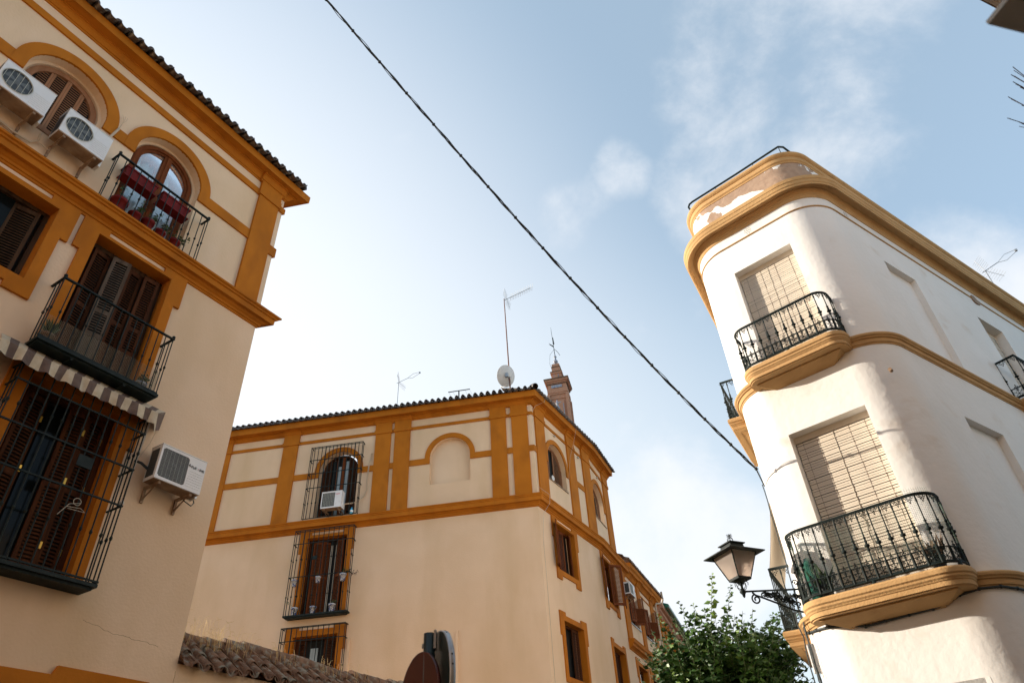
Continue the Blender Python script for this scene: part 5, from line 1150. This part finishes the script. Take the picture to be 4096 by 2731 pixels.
# ================================================================== brick bell tower
H5 = thing('bell_tower', 'slender orange brick bell tower with ceramic finials behind the middle roof', 'tower', (3.5, 46.5, 0))
ta = R(-12); TU, TO = V((cos(ta), sin(ta), 0)), V((sin(ta), -cos(ta), 0)); FT = Fr(p0=V((3.5, 46.0, 0)), u=TU, o=TO)
def blk(b, h, z0, z1): h *= .82; b.box(FT, -h, h, -h, h, z0, z1)
b = MB(); blk(b, .82, 0, 30.6); blk(b, .90, 26.6, 28.2)
for s_ in (-.74, .74):
    for d_ in (-.74, .74): b.box(FT, s_-.12, s_+.12, d_-.12, d_+.12, 28.2, 31)
for k, (h, z0, z1) in enumerate(((.88, 30.6, 30.75), (.84, 30.75, 31.0), (.93, 31.0, 31.15), (.98, 31.15, 31.5), (.92, 31.5, 32.0), (1.0, 32.0, 32.1), (1.08, 32.1, 32.2), (1.16, 32.2, 32.34))): blk(b, h, z0, z1)
blk(b, .50, 32.34, 33.2); blk(b, .58, 33.2, 33.35); blk(b, .42, 33.35, 33.9); blk(b, .38, 33.9, 34.25)
for s_ in (-.52, .52): b.box(FT, s_-.12, s_+.14, -.14, .14, 32.3, 32.95); b.box(FT, -.14, .14, s_-.14, s_+.14, 32.3, 32.95)
b.box(FT, -.45, .45, .67, .74, 28.4, 30.4); b.box(FT, .67, .74, -.45, .45, 28.4, 30.4)
obj('shaft', b, 'brick', H5)
b = MB()
for h, z0, z1 in ((1.22, 32.34, 32.44), (1.02, 31.95, 32.0), (.60, 33.35, 33.42), (.46, 33.9, 33.96)): blk(b, h, z0, z1)
obj('cornice', b, 'oldtile', H5)
b = MB()
for s0, s1, z0, z1 in ((-.40, -.34, 28.7, 30.1), (.34, .40, 28.7, 30.1), (-.25, .2, 30.2, 30.27), (-.45, .40, 31.6, 31.85)): b.box(FT, s0, s1, .74 if z0 < 31 else .80, .755 if z0 < 31 else .815, z0, z1)
b.box(FT, -.2, -.15, .5, .51, 32.45, 33.1); b.box(FT, .15, .2, .5, .51, 32.45, 33.1)
obj('inlay_tiles', b, 'ceramic', H5)
for c0, s_ in ((FT.P(0, 0, 34.25), 1.), (FT.P(-.05, 1.25, 29.0), .95)):
    b = MB(); b.lathe(c0, [(z*s_, r*s_) for z, r in ((-.3, .2), (-.12, .18), (0, .07), (.1, .12), (.16, .13), (.22, .08), (.26, .17), (.42, .21), (.55, .15), (.62, .07), (.7, .09), (.8, .06), (.86, .13), (.94, .13), (1.0, .05), (1.15, .05), (1.22, .02))], 14); obj('finial', b, 'ceramic', H5)
b = MB(); c0 = FT.P(0, 0, 35.4); b.tube([c0, c0+V((-.1, 0, 2.9))], [.03, .012], 5); b.tube([c0+V((0, 0, 1.1)), c0+V((-.03, 0, 1.8))], [.07, .04], 5); b.tube([c0+V((-.01, 0, .6)), c0+V((.25, .1, .35)), c0+V((.45, .15, .0))], .02, 4)
fv = Fr(p0=V((c0.x, c0.y, 0)), u=V((.9, -.43, 0)), o=V((.43, .9, 0))); b.prism(fv, [(0, c0.z+.6), (-.1, c0.z+.85), (-.42, c0.z+1.25), (-.34, c0.z+1.2), (-.44, c0.z+1.4), (-.28, c0.z+1.2), (-.05, c0.z+.95)], -.01, .01); b.tube([c0+V((-.05, 0, .5)), c0+V((-.4, 0, .0)), c0+V((-.5, 0, -.9)), c0+V((-.3, 0, -1.6))], .012, 4)
obj('weather_vane', b, 'iron', H5)

# ================================================================== tiled garden wall
TW = thing('garden_wall', 'low cream wall with a mossy old tiled coping at lower left', 'wall', FL.P(9, 0, 0))
b = MB(); b.box(FL, 6.351, 16, -.9, -.004, 0, 4.12); obj('wall', b, 'cream', TW)
random.seed(11); b = MB(); pitch_ = .235; nt_ = 40; sag = lambda s: .02*sin(s*1.7)+.012*sin(s*4.3)
for k in range(nt_):
    for kind in (0, 1):
        s = 6.46+k*pitch_+(pitch_/2 if kind else 0)
        for c in range(3):
            ja, jb = random.uniform(-.02, .02), random.uniform(-.014, .014); la, lb = -.17+c*.30+random.uniform(-.03, .03), -.17+(c+1)*.30+.06; r0_, r1_ = (.098, .08) if kind else (.10, .085)
            rings = []
            for tt, rr, lf in ((la, r0_, .022), (lb, r1_, 0)):
                dd = -.02-tt*.80; zz = 4.17+tt*.62+lf+sag(s)+jb
                for ro in (rr, rr-.014):
                    rings.append([FL.P(s+ja+ro*cos(pi*j/8), dd, zz+(ro*.9*sin(pi*j/8)+.02 if kind else -ro*.9*sin(pi*j/8)+.085)) for j in range(9)])
            base = len(b.v)
            for r_ in rings: b.v += r_
            for j in range(8):
                b.f.append((base+j, base+j+1, base+19+j, base+18+j)); b.s.append(True); b.m.append(0); b.f.append((base+9+j, base+27+j, base+28+j, base+10+j)); b.s.append(True); b.m.append(0); b.f.append((base+j, base+9+j, base+10+j, base+j+1)); b.s.append(False); b.m.append(0)
for k in range(26):   # ridge caps along the top
    s = 6.36+k*.37; zz = 4.64+sag(s)*1.4+random.uniform(-.012, .012); b.tube([FL.P(s, -.62, zz), FL.P(s+.40, -.62+random.uniform(-.02, .02), zz+random.uniform(-.01, .01))], [.125, .105], 12)
obj('coping_tiles', b, 'oldtile', TW)
b = MB(); b.poly([FL.P(6.351, .05, 4.14), FL.P(16, .05, 4.14), FL.P(16, -.62, 4.62), FL.P(6.351, -.62, 4.62)]); b.box(FL, 6.351, 16, -.9, -.6, 4.1, 4.6); obj('mortar_bed', b, 'oldtile', TW)
b = MB(); rd = random.Random(8)
for c_, n_ in ((6.6, 30), (7.0, 34), (7.35, 30), (7.7, 14), (8.6, 20), (9.6, 14), (10.4, 10)):
    for _ in range(n_):
        s = c_+rd.gauss(0, .14); d = rd.uniform(-.6, -.25); p = FL.P(s, d, 4.2+(-.02-d)*.78+.06); h = rd.uniform(.10, .42 if c_ < 8 else .30); g0 = rd.uniform(0, 6.28); bend = rd.uniform(.1, .6)
        dr = V((cos(g0), sin(g0), 0)); b.tube([p, p+V((0, 0, h*.5))+dr*h*.15*bend, p+V((0, 0, h*.85))+dr*h*.45*bend, p+V((0, 0, h*.9))+dr*h*.9*bend], .0022, 3, cap=False)
gr_ = single('dry_grass', b, 'dry', 'dry yellow weeds growing on the old tiled wall coping', 'grass'); gr_['kind'] = 'stuff'

# ================================================================== road signs
ps = thing('road_sign', 'dark pole with two round road signs in front of the blank wall', 'road sign', (-.64, 4.57, 0))
b = MB(); b.lathe(V((-.64, 4.57, 0)), [(0, .037), (2.815, .037), (2.815, .034), (2.80, .033)], 20); obj('pole', b, 'signback', ps)
for (cx_, cy_, cz_), az_, rr, th_, m_, mr_ in (((-.594, 4.615, 2.535), 202, .30, .034, 'signback', 'steel'), ((-.705, 4.60, 2.452), 215, .26, .02, 'signred', 'signred')):
    ax = V((cos(R(az_)), sin(R(az_)), 0)); c_ = V((cx_, cy_, cz_)); b = MB(); b.lathe(c_, [(0, .001), (.0005, rr-.006)], 48, ax=ax, cap=False); d_ = obj('disc', b, m_, ps, 'dark back of a round sign' if m_ == 'signback' else 'dull red no entry disc')
    b = MB(); b.lathe(c_, [(.001, rr-.006), (.001, rr), (-th_, rr), (-th_, rr-.012)], 48, ax=ax, cap=False); obj('rim', b, mr_, d_)
    if m_ == 'signred':
        ux = V((-ax.y, ax.x, 0)); f_ = Fr(p0=V((c_.x, c_.y, 0)), u=ux, o=ax); b = MB(); b.prism(f_, rect(-.20, .20, c_.z-.05, c_.z+.045), .001, .002); obj('bar', b, 'white_paint', d_)
    else:
        b = MB(); ux = V((-ax.y, ax.x, 0))
        for g_ in (1.05, 1.2, .35, .15):
            rdv = V((0, 0, 1))*sin(g_)-ux*cos(g_)*-1; b.lathe(c_-ax*(th_*.5)+rdv*rr, [(-.001, .006), (.002, .006)], 8, ax=rdv.normalized())
            rdv = V((0, 0, 1))*sin(g_)+ux*cos(g_)*-1; b.lathe(c_-ax*(th_*.5)+rdv*rr, [(-.001, .006), (.002, .006)], 8, ax=rdv.normalized())
        obj('rivets', b, 'black', d_)
b = MB(); f_ = Fr(p0=V((-.64, 4.57, 0)), u=V((1, 0, 0)), o=V((0, -1, 0))); b.box(f_, -.047, -.037, -.008, .008, 2.73, 2.755); b.box(f_, .030, .045, -.03, .03, 2.72, 2.83); obj('clamp', b, 'steel', ps)

# ================================================================== orange tree
K = 1.36; BX, BY = 2.55*K, 10.0*K
tr = thing('orange_tree', 'leafy green orange tree with upright shoots beneath the wall lantern', 'tree', (BX, BY, 0))
rd = random.Random(21); wb = MB(); lb = MB(); C0 = V((BX, BY, 3.5))
wb.tube([(BX, BY, 0), (BX+.03, BY+.02, 1.1), (BX, BY, 2.3)], [.12, .10, .085], 8)
tips = [(2.6, 9.66, 4.75), (2.83, 9.69, 4.59), (2.05, 9.68, 4.4), (2.33, 10.03, 4.46), (2.39, 9.71, 4.29), (2.85, 9.58, 4.06), (3.0, 9.75, 4.1), (3.35, 9.85, 4.21), (3.49, 10.01, 4.26), (2.72, 9.42, 4.08), (1.71, 9.55, 4.21), (3.04, 9.53, 3.96), (3.46, 9.81, 3.66), (2.48, 9.27, 4.04), (2.09, 9.68, 4.11), (1.78, 9.75, 3.95), (2.2, 9.5, 4.2)]
tips = [(x*K, y*K, 1.6+(z-1.6)*K) for x, y, z in tips]
for _ in range(24):
    a = rd.uniform(0, 2*pi); r_ = sqrt(rd.random()); tips.append((BX+cos(a)*r_*1.5, BY+sin(a)*r_*1.1, 4.9+rd.uniform(0, .55)*(1-.5*r_)))
for _ in range(14):
    tips.append((BX+rd.uniform(.6, 1.7), BY+rd.uniform(-.9, .6), rd.uniform(4.75, 5.25)))
for _ in range(700):
    a = rd.uniform(0, 2*pi); r_ = sqrt(rd.random()); x, y = cos(a)*r_*1.62, sin(a)*r_*1.3; z = 3.95+rd.uniform(-1.0, 1.12)*sqrt(max(1-r_*r_*.6, .05)); tips.append((BX+x, BY+y, z))
def shoot(tip, k, ns_, ls, young):
    tip = V(tip); base = C0+(tip-C0)*(.45 if k > 16 else .30)+V((rd.gauss(0, .15), rd.gauss(0, .15), -.15)); mid = base+(tip-base)*.55+V((rd.gauss(0, .06), rd.gauss(0, .06), -.06))
    wb.tube([base, mid, tip], [.009, .006, .003], 5, mi=1)
    if k % 9 == 0: wb.tube([V((BX, BY, 2.2)), V((BX, BY, 2.2))+(base-V((BX, BY, 2.2)))*.5+V((0, 0, .08)), base], [.045, .026, .01], 5, mi=0)
    for j in range(ns_):
        u_ = .04+.96*j/ns_; p = base+(mid-base)*(u_/.55) if u_ < .55 else mid+(tip-mid)*((u_-.55)/.45); g_ = j*2.4+rd.uniform(-.3, .3); dv = V((cos(g_), sin(g_), rd.uniform(-.1, .7))); s_ = ls*rd.uniform(.75, 1.15)*(1-.55*max(0, (u_-.75)/.25))
        leaf(lb, p, dv, s_, 1 if (young and u_ > .55) or rd.random() < .04 else 0, rd, .68)
for k, tp in enumerate(tips): shoot(tp, k, 58 if k < 17 else 22, .155 if k < 17 else .15, k in (0, 3, 5, 9, 12) or (k > 16 and k % 11 == 0))
obj('trunk', wb, ['bark', 'twig'], tr); obj('crown', lb, ['citrus', 'newleaf'], tr)

# ================================================================== things at the top right corner
lp = lantern(V((1.72, .734, 2.915)), 15.8, 'blurred grey street lantern very close at the top right corner', sc_=1.0)
for ch in lp.children:
    if ch.name.split('.')[0] in ('frame', 'roof'): ch.data.materials[0] = M['grey']
b = MB(); b.lathe(V((1.72, .734, 0)), [(0, .07), (.8, .05), (1.0, .06), (1.05, .035), (2.915, .03)], 12); po = obj('post', b, 'grey', lp); 
HB = thing('house', 'white eave at the top right corner, on the house behind the viewer with its unseen light-blocking wall', 'house', (6, 2, 0))
FH = Fr(p0=V((3.70, 2.64, 0)), u=V((cos(R(24.6)), sin(R(24.6)), 0)), o=V((-sin(R(24.6)), cos(R(24.6)), 0)))
b = MB(); b.box(FH, -22, 9, -1.6, -1.35, 0, 12.0); b.box(FH, -22, 9, -8, -7.8, 0, 12.0); b.box(FH, -22.2, -22, -8, -1.35, 0, 12.0); b.box(FH, 9, 9.2, -8, -1.35, 0, 12.0); b.box(FH, -22, 9, -7.9, -1.5, 11.9, 12.05); obj('wall', b, 'cream', HB); b = MB(); b.sweep(straight(FH, -.5, 9), [(-1.36, 6.60), (-.16, 6.60), (-.12, 6.63), (-.03, 6.63), (-.025, 6.60), (0, 6.6), (.0, 6.72), (-1.36, 6.75)]); obj('eave', b, 'white', HB)  # unseen wall drawn out long and tall to block sky and bounce warm light
b = MB(); b.box(FH, -.5, 9, .001, .010, 6.6, 6.62); obj('drip_edge', b, 'acunder', HB)
bt_ = thing('bare_tree', 'thin leafless twigs reaching in at the right edge', 'tree', (4.6, 3.1, 0)); b = MB(); rd = random.Random(3); b.tube([(4.6, 3.1, 0), (4.6, 3.1, 3), (4.5, 3.05, 5.2)], [.06, .045, .02], 7)
for (p_) in ((3.50, 2.69, 5.67), (3.49, 2.66, 5.69), (3.50, 2.72, 5.62), (3.50, 2.81, 5.585), (3.505, 2.91, 5.50), (3.56, 2.74, 5.6), (3.6, 2.84, 5.55), (3.55, 2.93, 5.44), (3.6, 2.63, 5.7)):
    e = V(p_); s_ = V((4.5, 3.05, rd.uniform(4.7, 5.2))); m_ = e+(s_-e)*.3+V((0, 0, -.02)); b.tube([s_, (s_+m_)/2+V((0, 0, .06)), m_, e], [.012, .007, .004, .002], 5); b.tube([m_, m_+(e-m_)*.6+V((0, rd.uniform(-.05, .05), rd.uniform(-.04, .05)))], .003, 4)
    b.tube([e+(m_-e)*.35, e+V((-.005, rd.uniform(-.03, .03), rd.uniform(.015, .035)))], .0025, 4)
obj('branches', b, 'bark', bt_)
